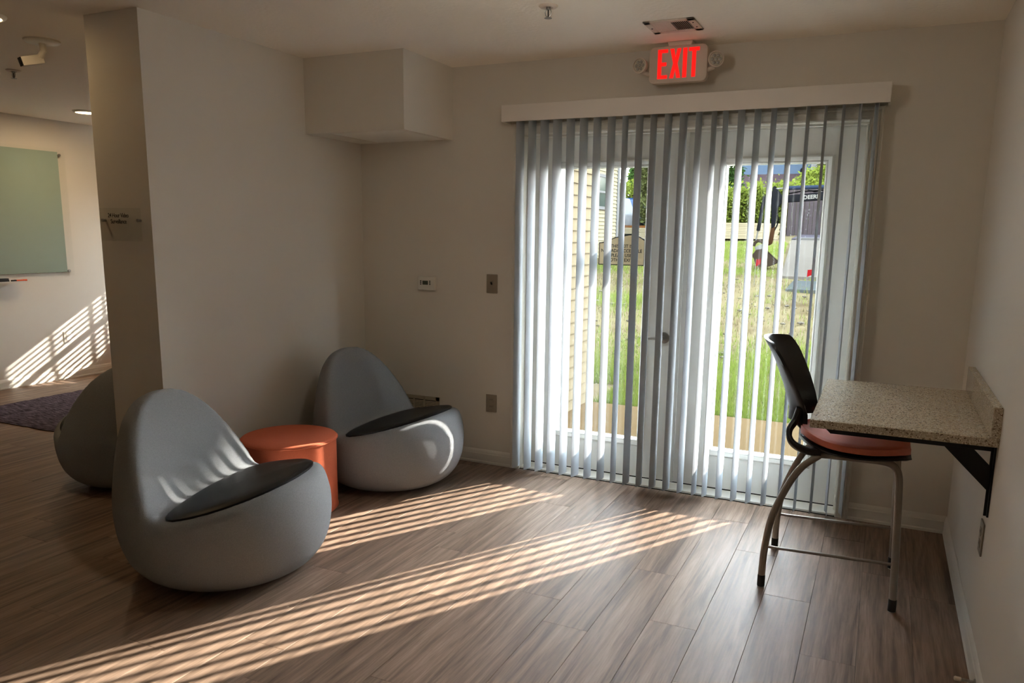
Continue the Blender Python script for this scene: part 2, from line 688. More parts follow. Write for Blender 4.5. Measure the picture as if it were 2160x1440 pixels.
# boards behind the camera, never told apart in the photograph
mb = MB()
for i in range(ncol):
    xa = max(XR - (i + 1) * PW, LX)
    xb = XR - i * PW
    mb.box(xa + .0008, xb - .0008, BY, PLANK_Y0 - .001, -0.0042, 0)
mb.build('planks', M_WOOD, floor, smooth=False, kind='stuff')

# ------------------------------------------------------------------ ceiling and walls
struct('ceiling', MB().box(LX - .15, XR + .15, BY - .15, WALL, H, H + .25).box(LX - .15, -.2, WALL, LY + .15, H, H + .25), M_CEIL, smooth=False)
mb = MB()
mb.box(-WT, DX0 - .02, 0, WALL, -.1, H)
mb.box(DX1 + .02, XR + .15, 0, WALL, -.1, H)
mb.box(DX0 - .02, DX1 + .02, 0, WALL, DZ + .02, H)
struct('wall_back', mb, M_WALL, smooth=False)
struct('wall_right', MB().box(XR, XR + .15, BY, WALL, -.1, H), M_WALL, smooth=False)
struct('wall_left', MB().box(-WT, 0, WY, 0, 0, H), M_WALL, smooth=False)
struct('wall_far', MB().box(LX - .15, LX, BY, LY + .15, -.1, H), M_WALL, smooth=False)
struct('wall_behind', MB().box(LX - .15, XR + .15, BY - .15, BY, -.1, H), M_WALL, smooth=False)
# next room's right wall beyond the nook, and its back wall with the window
struct('wall_inner', MB().box(-WT, -.2, WALL, LY, -.1, H), M_WALL, smooth=False)
WX0, WX1, WZ0, WZ1 = -3.55, -2.28, 0.62, 1.97
mb = MB()
mb.box(LX, WX0, LY, LY + .15, -.1, H)
mb.box(WX1, -.2, LY, LY + .15, -.1, H)
mb.box(WX0, WX1, LY, LY + .15, -.1, WZ0)
mb.box(WX0, WX1, LY, LY + .15, WZ1, H)
struct('wall_rear', mb, M_WALL, smooth=False)
# soffit with its access panel
SX, SY, SZ = 0.686, 0.5325, 2.018
mb = MB()
mb.box(0, SX, -SY, 0, SZ + .012, H)
mb.box(0, SX, -SY, -SY + .035, SZ, SZ + .012)
mb.box(0, SX, -.02, 0, SZ, SZ + .012)
mb.box(0, .14, -SY + .035, -.02, SZ, SZ + .012)
mb.box(SX - .035, SX, -SY + .035, -.02, SZ, SZ + .012)
sof = struct('wall_soffit', mb, M_WALL, smooth=False)
MB().box(.141, SX - .036, -SY + .036, -.021, SZ + .0105, SZ + .0119).build('panel_gap', M_DARK, sof, smooth=False)
MB().box(.150, SX - .044, -SY + .044, -.024, SZ + .001, SZ + .0104).build('access_panel', M_TRIM, sof, bevel=.002, label='pale access panel in the soffit underside')

# baseboards
BBH, BBT = 0.09, 0.015
BBP = [(0, 0), (BBT, 0), (BBT, .012), (BBT - .003, .018), (BBT - .003, .062), (BBT - .006, .068), (BBT - .006, .074), (.004, .086), (.002, BBH), (0, BBH)]
SHOE = None


def baseboard(name, pts):
    """pts: list of (x, y, outx, outy) - out already mitred"""
    path = []
    for x, y, ox, oy in pts:
        path.append(((x, y, 0.0005), (ox, oy, 0), (0, 0, 1)))
    return struct(name, sweep(BBP, path), M_TRIM, angle=25)


baseboard('baseboard_back', [(0.0, 0, 1, -1), (1.105, 0, 0, -1)])
baseboard('baseboard_right', [(3.082, 0, 0, -1), (XR, 0, -1, -1), (XR, BY, -1, 0)])
baseboard('baseboard_left', [(0, 0, 1, -1), (0, WY, 1, -1), (-WT, WY, -1, -1), (-WT, LY, -1, -1)])
baseboard('baseboard_far', [(LX, LY, 1, -1), (LX, BY, 1, 0)])

# ------------------------------------------------------------------ French doors
# casing
CP = [(0, 0), (0, .010), (.006, .013), (.012, .011), (.018, .013), (.036, .017), (.044, .014), (.050, .018), (.060, .018), (.064, .014), (.064, 0)]
path = [((DX0, 0, 0), (-1, 0, 0), (0, -1, 0)), ((DX0, 0, DZ), (-1, 0, 1), (0, -1, 0)),
        ((DX1, 0, DZ), (1, 0, 1), (0, -1, 0)), ((DX1, 0, 0), (1, 0, 0), (0, -1, 0))]
struct('trim_1', sweep(CP, path), M_TRIM, angle=25)
# jamb
mb = MB()
mb.box(DX0 - .02, DX0, 0, WALL, 0, DZ)
mb.box(DX1, DX1 + .02, 0, WALL, 0, DZ)
mb.box(DX0 - .02, DX1 + .02, 0, WALL, DZ, DZ + .02)
mb.box(DX0, DX0 + .012, .055, .088, 0, DZ - .012)     # stops
mb.box(DX1 - .012, DX1, .055, .088, 0, DZ - .012)
mb.box(DX0, DX1, .055, .088, DZ - .012, DZ)
mb.box(DX0, DX0 + .006, .045, .055, 0, DZ - .012)
mb.box(DX1 - .006, DX1, .045, .055, 0, DZ - .012)
struct('trim_2', mb, M_TRIM, angle=25, bevel=.0015, bseg=1)
# threshold
mb = MB()
mb.prism([(0.0, 0), (.004, .012), (.085, .022), (.09, .022), (.19, .004), (.19, -.05), (0, -.05)], 'x', DX0, DX1)
struct('trim_3', mb, M_WHITEP, smooth=False)
MB().box(DX0, DX1, -.006, -.0005, .0004, .004).build('trim_4', M_DARK, None, smooth=False)['kind'] = 'structure'

YD0, YD1 = 0.090, 0.135
GZ0, GZ1 = 0.255, 1.845


def door_leaf(name, x0, x1, gx0, gx1):
    z0, z1 = 0.032, DZ - .004
    mb = MB()
    mb.box(x0, gx0, YD0, YD1, z0, z1)
    mb.box(gx1, x1, YD0, YD1, z0, z1)
    mb.box(gx0, gx1, YD0, YD1, z0, GZ0)
    mb.box(gx0, gx1, YD0, YD1, GZ1, z1)
    d = struct(name, mb, M_DOOR, smooth=False)
    # raised moulding round the glass (inside and outside)
    prof = [(-.004, 0), (-.004, .008), (.002, .011), (.008, .009), (.012, .012), (.026, .015), (.032, .010), (.036, .004), (.036, 0)]
    for yb, sgn, nm in ((YD0, -1, 'glass_moulding'), (YD1, 1, 'glass_moulding')):
        dv = (0, sgn, 0)
        pth = [((gx0, yb, GZ0), (-1, 0, -1), dv), ((gx0, yb, GZ1), (-1, 0, 1), dv), ((gx1, yb, GZ1), (1, 0, 1), dv),
               ((gx1, yb, GZ0), (1, 0, -1), dv), ((gx0, yb, GZ0), (-1, 0, -1), dv)]
        sweep(prof, pth).build(nm, M_DOOR, d, angle=25)
    MB().box(gx0, gx1, .104, .108, GZ0, GZ1).build('glass_pane', M_GLASS, d, smooth=False)
    MB().box(gx0, gx1, .120, .124, GZ0, GZ1).build('glass_pane', M_GLASS, d, smooth=False)
    # bottom sweep
    MB().box(x0 + .004, x1 - .004, .098, .128, .0226, .032).build('door_sweep', M_DARK, d, smooth=False)
    return d


XM = 0.5 * (DX0 + DX1)
dl = door_leaf('door_1', DX0 + .004, XM - .002, 1.372, 1.902)
dr = door_leaf('door_2', XM + .002, DX1 - .004, 2.332, 2.838)
# astragal on the seam
mb = MB()
mb.box(XM - .002, XM + .030, YD0 - .012, YD0, .032, DZ - .006)
mb.box(XM + .006, XM + .022, YD0 - .018, YD0 - .012, .032, DZ - .006)
mb.build('astragal', M_DOOR, dr, bevel=.003)
# lever
hd = MB().lathe([(.001, 0), (.031, 0), (.033, -.003), (.031, -.007), (.024, -.009), (.012, -.010), (.011, -.045), (.001, -.045)], (2.035, YD0, .882), 32, 'y')
hd = hd.build('door_handle', M_CHROME, dl, angle=30)
MB().tube([(2.037, YD0 - .045, .882), (2.02, YD0 - .047, .882), (1.98, YD0 - .05, .880), (1.945, YD0 - .05, .877), (1.932, YD0 - .045, .877)],
          [.010, .011, .0095, .009, .008], 12, flat=.75).build('lever', M_CHROME, hd)

# door sign, facing the room, on the inner glass
sg = thing('door_sign', 'beige arched sign with black border on the left door glass', 'sign', (1.755, .104, 1.285))


def sign_outline(ins):
    x0, x1, z0 = 1.617 + ins, 1.895 - ins, 1.288 + ins
    pts = [(x0, z0), (x1, z0), (x1, 1.436 - ins * .6)]
    n = 14
    # flat right shoulder, arch, sweep down to the left
    for i in range(n + 1):
        t = i / n
        x = x1 + (x0 - x1) * t
        z = 1.452 + 0.014 * math.sin(PI * min(1, t * 1.9) ** 1.0) if t < .53 else None
        if z is None:
            s = (t - .53) / .47
            z = 1.4534 - .036 * (1 - math.cos(s * PI)) / 2
        z -= 0.016 * (1 - min(1, t / .25)) ** 1.5
        pts.append((x, z - ins))
    return pts


MB().prism(sign_outline(0), 'y', .1005, .1038).build('border', M_BLACKINK, sg, smooth=False)
MB().prism(sign_outline(.005), 'y', .0990, .1005).build('face', M_SIGN, sg, smooth=False)
for i, t in enumerate(('THIS EXIT IS', 'NOT ADA ACCESSIBLE', 'PLEASE USE', 'OTHER EXIT')):
    me = text_mesh(t, .0265, .0003, offset=.0004)
    o = bpy.data.objects.new('lettering', me)
    me.materials.clear()
    me.materials.append(M_BLACKINK)
    COL.objects.link(o)
    o.parent = sg
    o.rotation_euler = (PI / 2, 0, 0)
    o.location = (0.001, -.0055, .1045 - i * .0268)
    me.transform(Matrix.Diagonal((.92, 1, 1, 1)))

# ------------------------------------------------------------------ vertical blinds
vb = thing('vertical_blind', 'white vertical blind with a pale valance across the glass doors', 'blind', (2.09, 0, 0))
mb = MB()
mb.box(1.075, 3.111, -.118, -.108, 2.093, 2.186)
mb.box(1.075, 1.085, -.108, 0, 2.093, 2.186)
mb.box(3.101, 3.111, -.108, 0, 2.093, 2.186)
mb.box(1.085, 3.101, -.108, 0, 2.178, 2.186)
mb.build('valance', M_VALANCE, vb, bevel=.0015, bseg=1)
MB().box(1.10, 3.09, -.085, -.045, 2.125, 2.160).build('head_rail', M_WHITEP, vb, bevel=.002)
SXS = [1.177, 1.254, 1.331, 1.41, 1.49, 1.569, 1.648, 1.73, 1.809, 1.889, 1.967, 2.047, 2.128, 2.209, 2.288, 2.347, 2.426, 2.507, 2.586, 2.667, 2.748, 2.828, 2.909, 2.984, 3.057]
STH = [7, 6, 9, 12, 9.7, 10, 9, 9.5, 3, 9, 7, 10.5, 13, 9, 6, 7, 13, 12.3, 10, 10.4, 5, 1.5, 2.5, -9, -12]


def slat_mesh():
    w, sag, t, n = .089, .0075, .0006, 6
    z0, z1 = .030, 2.122
    front, back = [], []
    for i in range(n + 1):
        s = -1 + 2 * i / n
        y = s * w / 2
        x = sag * (1 - s * s) - sag * .5
        front.append((x + t, y))
        back.append((x - t, y))
    poly = front + back[::-1]
    return MB().prism(poly, 'z', z0, z1)


slat0 = slat_mesh().build('slat', M_SLAT, None, angle=50)
for i, (x, th) in enumerate(zip(SXS, STH)):
    o = slat0 if i == 0 else slat0.copy()
    if i:
        COL.objects.link(o)
    o.parent = vb
    o.location = (x - 2.09, -.065, 0)
    o.rotation_euler = (0, 0, -math.radians(th))

# ------------------------------------------------------------------ window of the next room with its horizontal blind
win = MB()
yw0, yw1 = LY + .05, LY + .10
win.box(WX0, WX0 + .05, yw0, yw1, WZ0, WZ1)
win.box(WX1 - .05, WX1, yw0, yw1, WZ0, WZ1)
win.box(WX0, WX1, yw0, yw1, WZ0, WZ0 + .05)
win.box(WX0, WX1, yw0, yw1, WZ1 - .04, WZ1)
w1 = struct('window_1', win, M_TRIM, smooth=False)
for x0, x1 in ((-2.606, -2.584), (-2.854, -2.826), (-2.935, -2.917)):
    MB().box(x0, x1, yw0 + .015, yw1 - .015, WZ0 + .05, WZ1 - .04).build('muntin', M_TRIM, w1, smooth=False)
MB().box(WX0 + .05, WX1 - .05, yw0 + .01, yw1 - .01, 1.648, 1.670).build('muntin', M_TRIM, w1, smooth=False)
MB().box(WX0 + .05, WX1 - .05, yw0 + .01, yw1 - .01, 1.19, 1.23).build('muntin', M_TRIM, w1, smooth=False)
MB().box(WX0 + .05, WX1 - .05, LY + .07, LY + .074, WZ0 + .05, WZ1 - .04).build('pane', M_GLASS, w1, smooth=False)
hb = thing('window_blind', 'white horizontal slat blind over the next room window', 'blind', (-2.915, LY, WZ1))
MB().box(WX0 + .01, WX1 - .01, LY + .005, LY + .045, WZ1 - .04, WZ1 - .002).build('head_rail', M_WHITEP, hb, smooth=False)
s0 = None
nz = int((WZ1 - .05 - WZ0) / .05)
for i in range(nz):
    if s0 is None:
        s0 = MB().prism([(-.020, -.0008), (0, .003), (.020, -.0008), (.020, .0004), (0, .0044), (-.020, .0004)], 'x', -.62, .62)
        s0 = s0.build('slat', M_SLAT, None, angle=60)
        o = s0
    else:
        o = s0.copy()
        COL.objects.link(o)
    o.parent = hb
    o.location = (0, .025, -.065 - i * .05)
    o.rotation_euler = (math.radians(-12), 0, 0)

# ------------------------------------------------------------------ scoop chairs (surface nets)


def surface_nets(fn, lo, hi, h):
    lo = np.array(lo, float)
    n = np.ceil((np.array(hi) - lo) / h).astype(int) + 1
    gx, gy, gz = [lo[i] + h * np.arange(n[i]) for i in range(3)]
    X, Y, Z = np.meshgrid(gx, gy, gz, indexing='ij')
    V = fn(X, Y, Z)
    ins = V < 0
    c = np.zeros(tuple(n - 1), int)
    for dx in (0, 1):
        for dy in (0, 1):
            for dz in (0, 1):
                c += ins[dx:n[0] - 1 + dx, dy:n[1] - 1 + dy, dz:n[2] - 1 + dz]
    act = (c > 0) & (c < 8)
    idx = -np.ones(act.shape, int)
    cells = np.argwhere(act)
    idx[act] = np.arange(len(cells))
    acc = np.zeros((len(cells), 3))
    cnt = np.zeros(len(cells))
    corners = [(a, b, d) for a in (0, 1) for b in (0, 1) for d in (0, 1)]
    for a in corners:
        for ax in range(3):
            if a[ax]:
                continue
            b = list(a)
            b[ax] = 1
            va = V[cells[:, 0] + a[0], cells[:, 1] + a[1], cells[:, 2] + a[2]]
            vb_ = V[cells[:, 0] + b[0], cells[:, 1] + b[1], cells[:, 2] + b[2]]
            cr = (va < 0) != (vb_ < 0)
            t = np.where(cr, va / np.where(cr, va - vb_, 1), 0)
            p = np.tile(np.array(a, float), (len(cells), 1))
            p[:, ax] += t
            acc[cr] += p[cr]
            cnt[cr] += 1
    verts = lo + h * (cells + acc / cnt[:, None])
    faces = []
    for ax in range(3):
        o1, o2 = [(1, 2), (2, 0), (0, 1)][ax]
        sl = [slice(None)] * 3
        sl2 = [slice(None)] * 3
        sl[ax] = slice(0, n[ax] - 1)
        sl2[ax] = slice(1, n[ax])
        cr = ins[tuple(sl)] != ins[tuple(sl2)]
        for e in np.argwhere(cr):
            if e[o1] == 0 or e[o2] == 0 or e[o1] >= n[o1] - 1 or e[o2] >= n[o2] - 1:
                continue
            q = []
            for d1, d2 in ((0, 0), (-1, 0), (-1, -1), (0, -1)):
                cc = list(e)
                cc[o1] += d1
                cc[o2] += d2
                q.append(idx[tuple(cc)])
            if not ins[tuple(e)]:
                q = q[::-1]
            faces.append(tuple(q))
    return verts, faces


ZP = np.array([0.0, .02, .05, .10, .16, .23, .30, .37, .44, .51, .58, .64, .69, .72, .74])
RP = np.array([.235, .298, .345, .384, .406, .418, .420, .410, .390, .360, .318, .268, .205, .145, .06])
CP_ = np.array([0, 0, 0, 0, 0, -.002, -.006, -.014, -.028, -.052, -.085, -.122, -.160, -.188, -.21])
zd = np.linspace(-.1, .84, 400)


def smooth_prof(zp, rp):
    r = np.interp(zd, zp, rp)
    ker = np.hanning(19)
    ker /= ker.sum()
    return np.convolve(np.pad(r, 9, mode='edge'), ker, 'valid')


RD = smooth_prof(np.concatenate([[-.1], ZP, [.80]]), np.concatenate([[-.2], RP, [-.22]]))
CD = smooth_prof(ZP, CP_)


def seat_z(x, y):
    return .325 + .20 * np.clip(y + .1, -.1, .6) + .10 * (np.clip(y, 0, .5)) ** 2 - 0.25 * x * x * 0.4


def back_y(x, z):
    return -.115 - .36 * (z - .33) - .35 * x * x * 0 + .22 * x * x


def smax(a, b, k):
    h = np.clip(.5 + .5 * (a - b) / k, 0, 1)
    return b + (a - b) * h + k * h * (1 - h)


def chair_sdf(x, y, z):
    r = np.interp(z, zd, RD)
    c = np.interp(z, zd, CD)
    e = 0.97
    d = (np.sqrt((x / e) ** 2 + (y - c) ** 2) - r)
    # soften where the profile turns over
    d = d * 0.8
    ds = z - seat_z(x, y)
    db = y - back_y(x, z)
    cut = -smax(-ds, -db, .045)
    o = smax(d, cut * .9, .034)
    return smax(o, .004 - z, .01)


cv, cf = surface_nets(chair_sdf, (-.48, -.52, -.04), (.48, .48, .80), .015)
cm = bpy.data.meshes.new('shell')
cm.from_pydata(cv.tolist(), [], cf)
bm = bmesh.new()
bm.from_mesh(cm)
for _ in range(2):
    bmesh.ops.smooth_vert(bm, verts=bm.verts, factor=.5, use_axis_x=True, use_axis_y=True, use_axis_z=True)
bmesh.ops.recalc_face_normals(bm, faces=bm.faces)
bm.to_mesh(cm)
bm.free()
cm.shade_smooth()
cm.materials.append(M_FABRIC)


def pad_mesh():
    cy0 = .10
    N, K = 72, 9
    v, f = [], []
    out = []
    for i in range(N):
        a = 2 * PI * i / N
        dx, dy = math.cos(a), math.sin(a)
        t = 0.02
        while t < .6:
            x, y = dx * t, cy0 + dy * t
            z = float(seat_z(x, y))
            rr = float(np.interp(z + .01, zd, RD))
            cc = float(np.interp(z + .01, zd, CD))
            if math.hypot(x / .97, y - cc) > rr - .030 or y < float(back_y(x, z)) + .028:
                break
            t += .002
        out.append(t)
    out = np.array(out)
    for _ in range(3):
        out = (np.roll(out, 1) + 2 * out + np.roll(out, -1)) / 4
    rings = [(0.0, 1), (.25, 1), (.5, 1), (.72, 1), (.88, .92), (.96, .65), (1.0, .25), (1.0, -.6)]
    for s, hgt in rings:
        for i in range(N):
            a = 2 * PI * i / N
            t = out[i] * max(s, .002)
            x, y = math.cos(a) * t, cy0 + math.sin(a) * t
            v.append((x, y, float(seat_z(x, y)) + .016 * hgt + .002))
    for r in range(len(rings) - 1):
        for i in range(N):
            j = (i + 1) % N
            f.append((r * N + i, r * N + j, (r + 1) * N + j, (r + 1) * N + i))
    f.append(tuple(range(N))[::-1])
    f.append(tuple(range((len(rings) - 1) * N, len(rings) * N)))
    return MB().add(v, f)


def facing(deg):     # local +Y is the front
    return math.radians(deg - 90)


ch1 = thing('scoop_chair', 'grey scoop rocker chair in front of the wall end, striped by sun, nearest the viewer', 'chair', (.647, -1.888, 0), facing(14.7), 'grey scoop chairs with black seat pads')
sh = bpy.data.objects.new('shell', cm)
COL.objects.link(sh)
sh.parent = ch1
pad_mesh().build('seat_pad', M_PAD, ch1, local=True, angle=60)
ch1.scale = (1.06, 1.06, 1.06)
ch2 = copy_tree(ch1)
ch2.location = (.57, -.545, 0)
ch2.rotation_euler = (0, 0, facing(0))
ch2['label'] = 'grey scoop rocker chair in the corner beside the floor vent, behind the coral pouf'
ch3 = copy_tree(ch1)
ch3.scale = (1.0, 1.0, 1.0)
ch3.location = (-.80, -1.20, 0)
ch3.rotation_euler = (0, 0, facing(152))
ch3['label'] = 'dark scoop rocker chair seen from behind, half hidden by the wall end'

# pouf
pf = thing('pouf', 'round coral fabric pouf between the two grey scoop chairs', 'pouf', (.385, -1.20, 0))
MB().lathe([(.01, .004), (.239, .004), (.245, .012), (.241, .03), (.241, .376), (.246, .383), (.241, .386)], (.385, -1.20, 0), 64).build('body', M_CORAL, pf, angle=50)
MB().lathe([(.241, .386), (.2455, .3875), (.246, .390), (.241, .396), (.228, .400), (.15, .4025), (.01, .403)], (.385, -1.20, 0), 64).build('cushion_top', M_CORAL, pf, angle=60)
sm = []
for i in range(65):
    a = 2 * PI * i / 64
    sm.append((.385 + .2475 * math.cos(a), -1.20 + .2475 * math.sin(a), .386))
MB().tube(sm, .0025, 8, cap=False).build('seam', M_CORAL, pf)

# ------------------------------------------------------------------ counter shelf on the right wall
ct = thing('counter_shelf', 'speckled quartz counter shelf with low backsplash on the right wall', 'counter', (XR, -.9, .80))
MB().box(2.955, XR, -1.352, -.44, .785, .815).build('countertop', M_QUARTZ, ct, bevel=.002, bseg=1)
MB().box(3.521, XR, -1.352, -.44, .8152, .921).build('backsplash', M_QUARTZ, ct, bevel=.002, bseg=1)
mb = MB()
yb = -1.29
mb.box(3.000, XR - .004, yb - .019, yb + .019, .779, .785)     # top flange
mb.prism([(2.995, .785), (3.025, .757), (XR - .004, .757), (XR - .004, .785)], 'y', yb - .003, yb + .003)
mb.box(XR - .006, XR, yb - .019, yb + .019, .528, .785)        # wall flange
mb.prism([(XR - .014, .528), (XR - .004, .528), (XR - .004, .785), (XR - .014, .785)], 'y', yb - .003, yb + .003)
mb.prism([(3.392, .760), (3.482, .760), (3.543, .700), (3.543, .612)], 'y', yb - .004, yb + .004)
br = mb.build('bracket', M_BLACKM, ct, smooth=False)
for z in (.565, .595, .73):
    MB().lathe([(.001, 0), (.005, 0), (.004, -.003), (.001, -.0035)], (XR - .0062, yb + .011, z), 12, 'x').build('screw', M_DARK, br)

# ------------------------------------------------------------------ counter stool
stl = thing('counter_stool', 'counter stool with coral seat and black back drawn up to the quartz shelf', 'stool', (3.04, -.815, 0))
YN, YF = -1.045, -.59


def bez(p, n=10):
    """Catmull-Rom through points"""
    P = [Vector(q) for q in p]
    P = [P[0] * 2 - P[1]] + P + [P[-1] * 2 - P[-2]]
    out = []
    for i in range(1, len(P) - 2):
        for k in range(n):
            t = k / n
            a, b, c, d = P[i - 1:i + 3]
            out.append(.5 * ((2 * b) + (c - a) * t + (2 * a - 5 * b + 4 * c - d) * t * t + (3 * b - a - 3 * c + d) * t ** 3))
    out.append(P[-2])
    return out


for yy, yt in ((YN, -1.0), (YF, -.635)):
    def ye(z):
        return yy + (yt - yy) * max(0, min(1, z / .6))
    front = bez([(3.297, ye(.03), .05), (3.290, ye(.25), .25), (3.281, ye(.45), .45), (3.274, ye(.55), .545), (3.255, yt, .583), (3.215, yt, .597), (3.13, yt, .598), (3.02, yt, .596), (2.975, yt, .594)], 8)
    MB().tube(front, .0145, 12).build('leg', M_SILVER, stl)
    rear = bez([(2.792, ye(.03), .05), (2.795, ye(.15), .16), (2.812, ye(.3), .295), (2.856, ye(.42), .425), (2.912, ye(.53), .53), (2.985, yt, .597)], 8)
    MB().tube(rear, .0145, 12).build('leg', M_SILVER, stl)
    for xx in (3.297, 2.792):
        MB().lathe([(.0155, .004), (.0158, .006), (.0158, .052), (.0145, .054)], (xx, ye(.03), 0), 16).build('foot_cap', M_BLACK, stl)
        MB().lathe([(.013, 0), (.0135, .001), (.0135, .0045), (.012, .005)], (xx, ye(.03), 0), 16).build('glide', M_WHITEP, stl)
    MB().tube([(2.800, ye(.18) - .0, .178), (2.85, ye(.18), .178), (3.2, ye(.19), .19), (3.288, ye(.19), .192)], .0065, 10).build('stretcher', M_SILVER, stl)
MB().tube([(3.05, -1.0, .597), (3.05, -.635, .597)], .012, 10).build('cross_tube', M_SILVER, stl)
MB().tube([(3.22, -1.0, .596), (3.22, -.635, .596)], .012, 10).build('cross_tube', M_SILVER, stl)


def seat_surf(u, w):
    """u 0 rear..1 front, w -1..1 across -> point"""
    x = 2.885 + u * .432
    z = .625 + .018 * (1 - w * w) * 0 - .016 * math.sin(PI * min(1, u * 1.1)) + .022 * abs(w) ** 2.5 * (1 - u * .6) - .020 * max(0, u - .72) / .28 * max(0, u - .72) / .28 + .012 * (1 - u) ** 2
    # superellipse outline
    lim = 0.222 * (1 - abs(2 * u - 1.02) ** 3.6 * .72)
    return Vector((x, -.815 + w * lim, z))


def seat_shell(dz0, dz1, grow, name, m):
    NU, NW = 22, 20
    v, f = [], []
    c = Vector((3.10, -.815, 0))
    for dz in (dz1, dz0):
        for i in range(NU + 1):
            for j in range(NW + 1):
                p = seat_surf(i / NU, -1 + 2 * j / NW)
                q = p - c
                e = max(abs(2 * i / NU - 1), abs(-1 + 2 * j / NW))
                rnd = -.010 * max(0, (e - .8) / .2) ** 2 if dz == dz1 else .006 * max(0, (e - .7) / .3) ** 2
                v.append((c.x + q.x * grow, c.y + q.y * grow, p.z + dz + rnd))
    S = (NU + 1) * (NW + 1)
    for i in range(NU):
        for j in range(NW):
            a = i * (NW + 1) + j
            b, cc, d = a + 1, a + NW + 2, a + NW + 1
            f.append((a, d, cc, b))
            f.append((S + a, S + b, S + cc, S + d))
    ring = [(0, j) for j in range(NW)] + [(i, NW) for i in range(NU)] + [(NU, j) for j in range(NW, 0, -1)] + [(i, 0) for i in range(NU, 0, -1)]
    ids = [i * (NW + 1) + j for i, j in ring]
    for k2 in range(len(ids)):
        a, b = ids[k2], ids[(k2 + 1) % len(ids)]
        f.append((a, b, S + b, S + a))
    return MB().add(v, f).build(name, m, stl, angle=55)


seat_shell(-.010, .030, .985, 'seat_pad', M_CORALV)
seat_shell(-.030, -.008, 1.01, 'seat_shell', M_BLACK)


def back_pt(s, w):
    """s 0 bottom..1 top, w -1..1 across: centre of the thin back shell"""
    zz = .70 + s * .335
    prof = [(0, 2.856), (.12, 2.858), (.25, 2.848), (.45, 2.826), (.65, 2.800), (.82, 2.775), (.93, 2.752), (1.0, 2.735)]
    xs = float(np.interp(s, [p[0] for p in prof], [p[1] for p in prof])) + .010 * w
    hw = float(np.interp(s, [0, .1, .25, .5, .75, .9, .97, 1.0], [.125, .128, .15, .188, .205, .205, .19, .165]))
    bow = .086 * (abs(w) ** 2) * (1 - .30 * s)      # edges wrap forward
    return Vector((xs - .02 + bow, -.815 + w * hw, zz + .012 * (1 - w * w) * s))


NU, NW = 24, 18
v, f = [], []
for sgn in (1, -1):
    for i in range(NU + 1):
        for j in range(NW + 1):
            p = back_pt(i / NU, -1 + 2 * j / NW)
            v.append((p.x + sgn * .007, p.y, p.z))
S = (NU + 1) * (NW + 1)
for i in range(NU):
    for j in range(NW):
        a = i * (NW + 1) + j
        b, cc, d = a + 1, a + NW + 2, a + NW + 1
        f.append((a, b, cc, d))
        f.append((S + a, S + d, S + cc, S + b))
ring = [(0, j) for j in range(NW)] + [(i, NW) for i in range(NU)] + [(NU, j) for j in range(NW, 0, -1)] + [(i, 0) for i in range(NU, 0, -1)]
ids = [i * (NW + 1) + j for i, j in ring]
for k2 in range(len(ids)):
    a, b = ids[k2], ids[(k2 + 1) % len(ids)]
    f.append((a, S + a, S + b, b))
MB().add(v, f).build('backrest', M_BLACK, stl, angle=60)
for sg_ in (-1, 1):
    arm = bez([(2.885, -.815 + sg_ * .118, .765), (2.872, -.815 + sg_ * .122, .715), (2.852, -.815 + sg_ * .150, .672), (2.866, -.815 + sg_ * .176, .632), (2.915, -.815 + sg_ * .186, .608), (2.985, -.815 + sg_ * .186, .602)], 8)
    MB().tube(arm, [.016 + .006 * abs(math.cos(PI * i / (len(arm) - 1))) for i in range(len(arm))], 12, flat=.75).build('back_arm', M_BLACK, stl)

# ------------------------------------------------------------------ wall plates, thermostat, vents
t = thing('thermostat', 'white thermostat with a small dark screen on the back wall', 'thermostat', (.502, 0, 1.14))
MB().box(.438, .566, -.024, 0, 1.097, 1.182).build('case', M_WHITEP, t, bevel=.004)
MB().box(.476, .516, -.0255, -.0235, 1.131, 1.156).build('screen', M_LCD, t, smooth=False)
for x in (.458, .526):
    for z in (1.134, 1.144, 1.154):
        MB().box(x, x + .008, -.0257, -.0237, z - .003, z + .003).build('button', M_ERASER, t, smooth=False)
t = thing('light_switch', 'taupe switch plate on the back wall between thermostat and blind', 'switch', (.965, 0, 1.153))
MB().box(.928, 1.003, -.007, 0, 1.096, 1.212).build('plate', M_PLATE, t, bevel=.003)
MB().box(.955, .976, -.0095, -.006, 1.132, 1.176).build('toggle_frame', M_PLATE, t, bevel=.001, bseg=1)
MB().prism([(-.0095, 1.148), (-.019, 1.160), (-.018, 1.166), (-.0095, 1.160)], 'x', .961, .970).build('toggle', M_DARK, t, smooth=False)


def outlet(name, label, C, axis, sgn, m=M_PLATE, w=.075, h=.112):
    t = thing(name, label, 'outlet', C)

    def bx(a0, a1, z0, z1, d0, d1):
        mb = MB()
        lo, hi = sorted((sgn * d0, sgn * d1))
        if axis == 'y':
            mb.box(C[0] + a0, C[0] + a1, C[1] + lo, C[1] + hi, C[2] + z0, C[2] + z1)
        else:
            mb.box(C[0] + lo, C[0] + hi, C[1] + a0, C[1] + a1, C[2] + z0, C[2] + z1)
        return mb
    bx(-w / 2, w / 2, -h / 2, h / 2, 0, .006).build('plate', m, t, bevel=.0025)
    for dz in (-.022, .022):
        s = bx(-.016, .016, dz - .014, dz + .014, .005, .0085).build('socket', m, t, bevel=.004)
        for a in (-.006, .006):
            bx(a - .0012, a + .0012, dz - .003, dz + .007, .0084, .0089).build('slot', M_DARK, s, smooth=False)
    return t


outlet('wall_outlet', 'taupe power outlet low on the back wall left of the blind', (.966, 0, .400), 'y', -1)
outlet('wall_outlet', 'taupe power outlet on the right wall under the quartz shelf', (XR, -1.228, .427), 'x', -1, w=.078, h=.118)
outlet('wall_outlet', 'pale power outlet on the far wall under the glass board', (LX, .638, .409), 'x', 1, M_WHITEP)

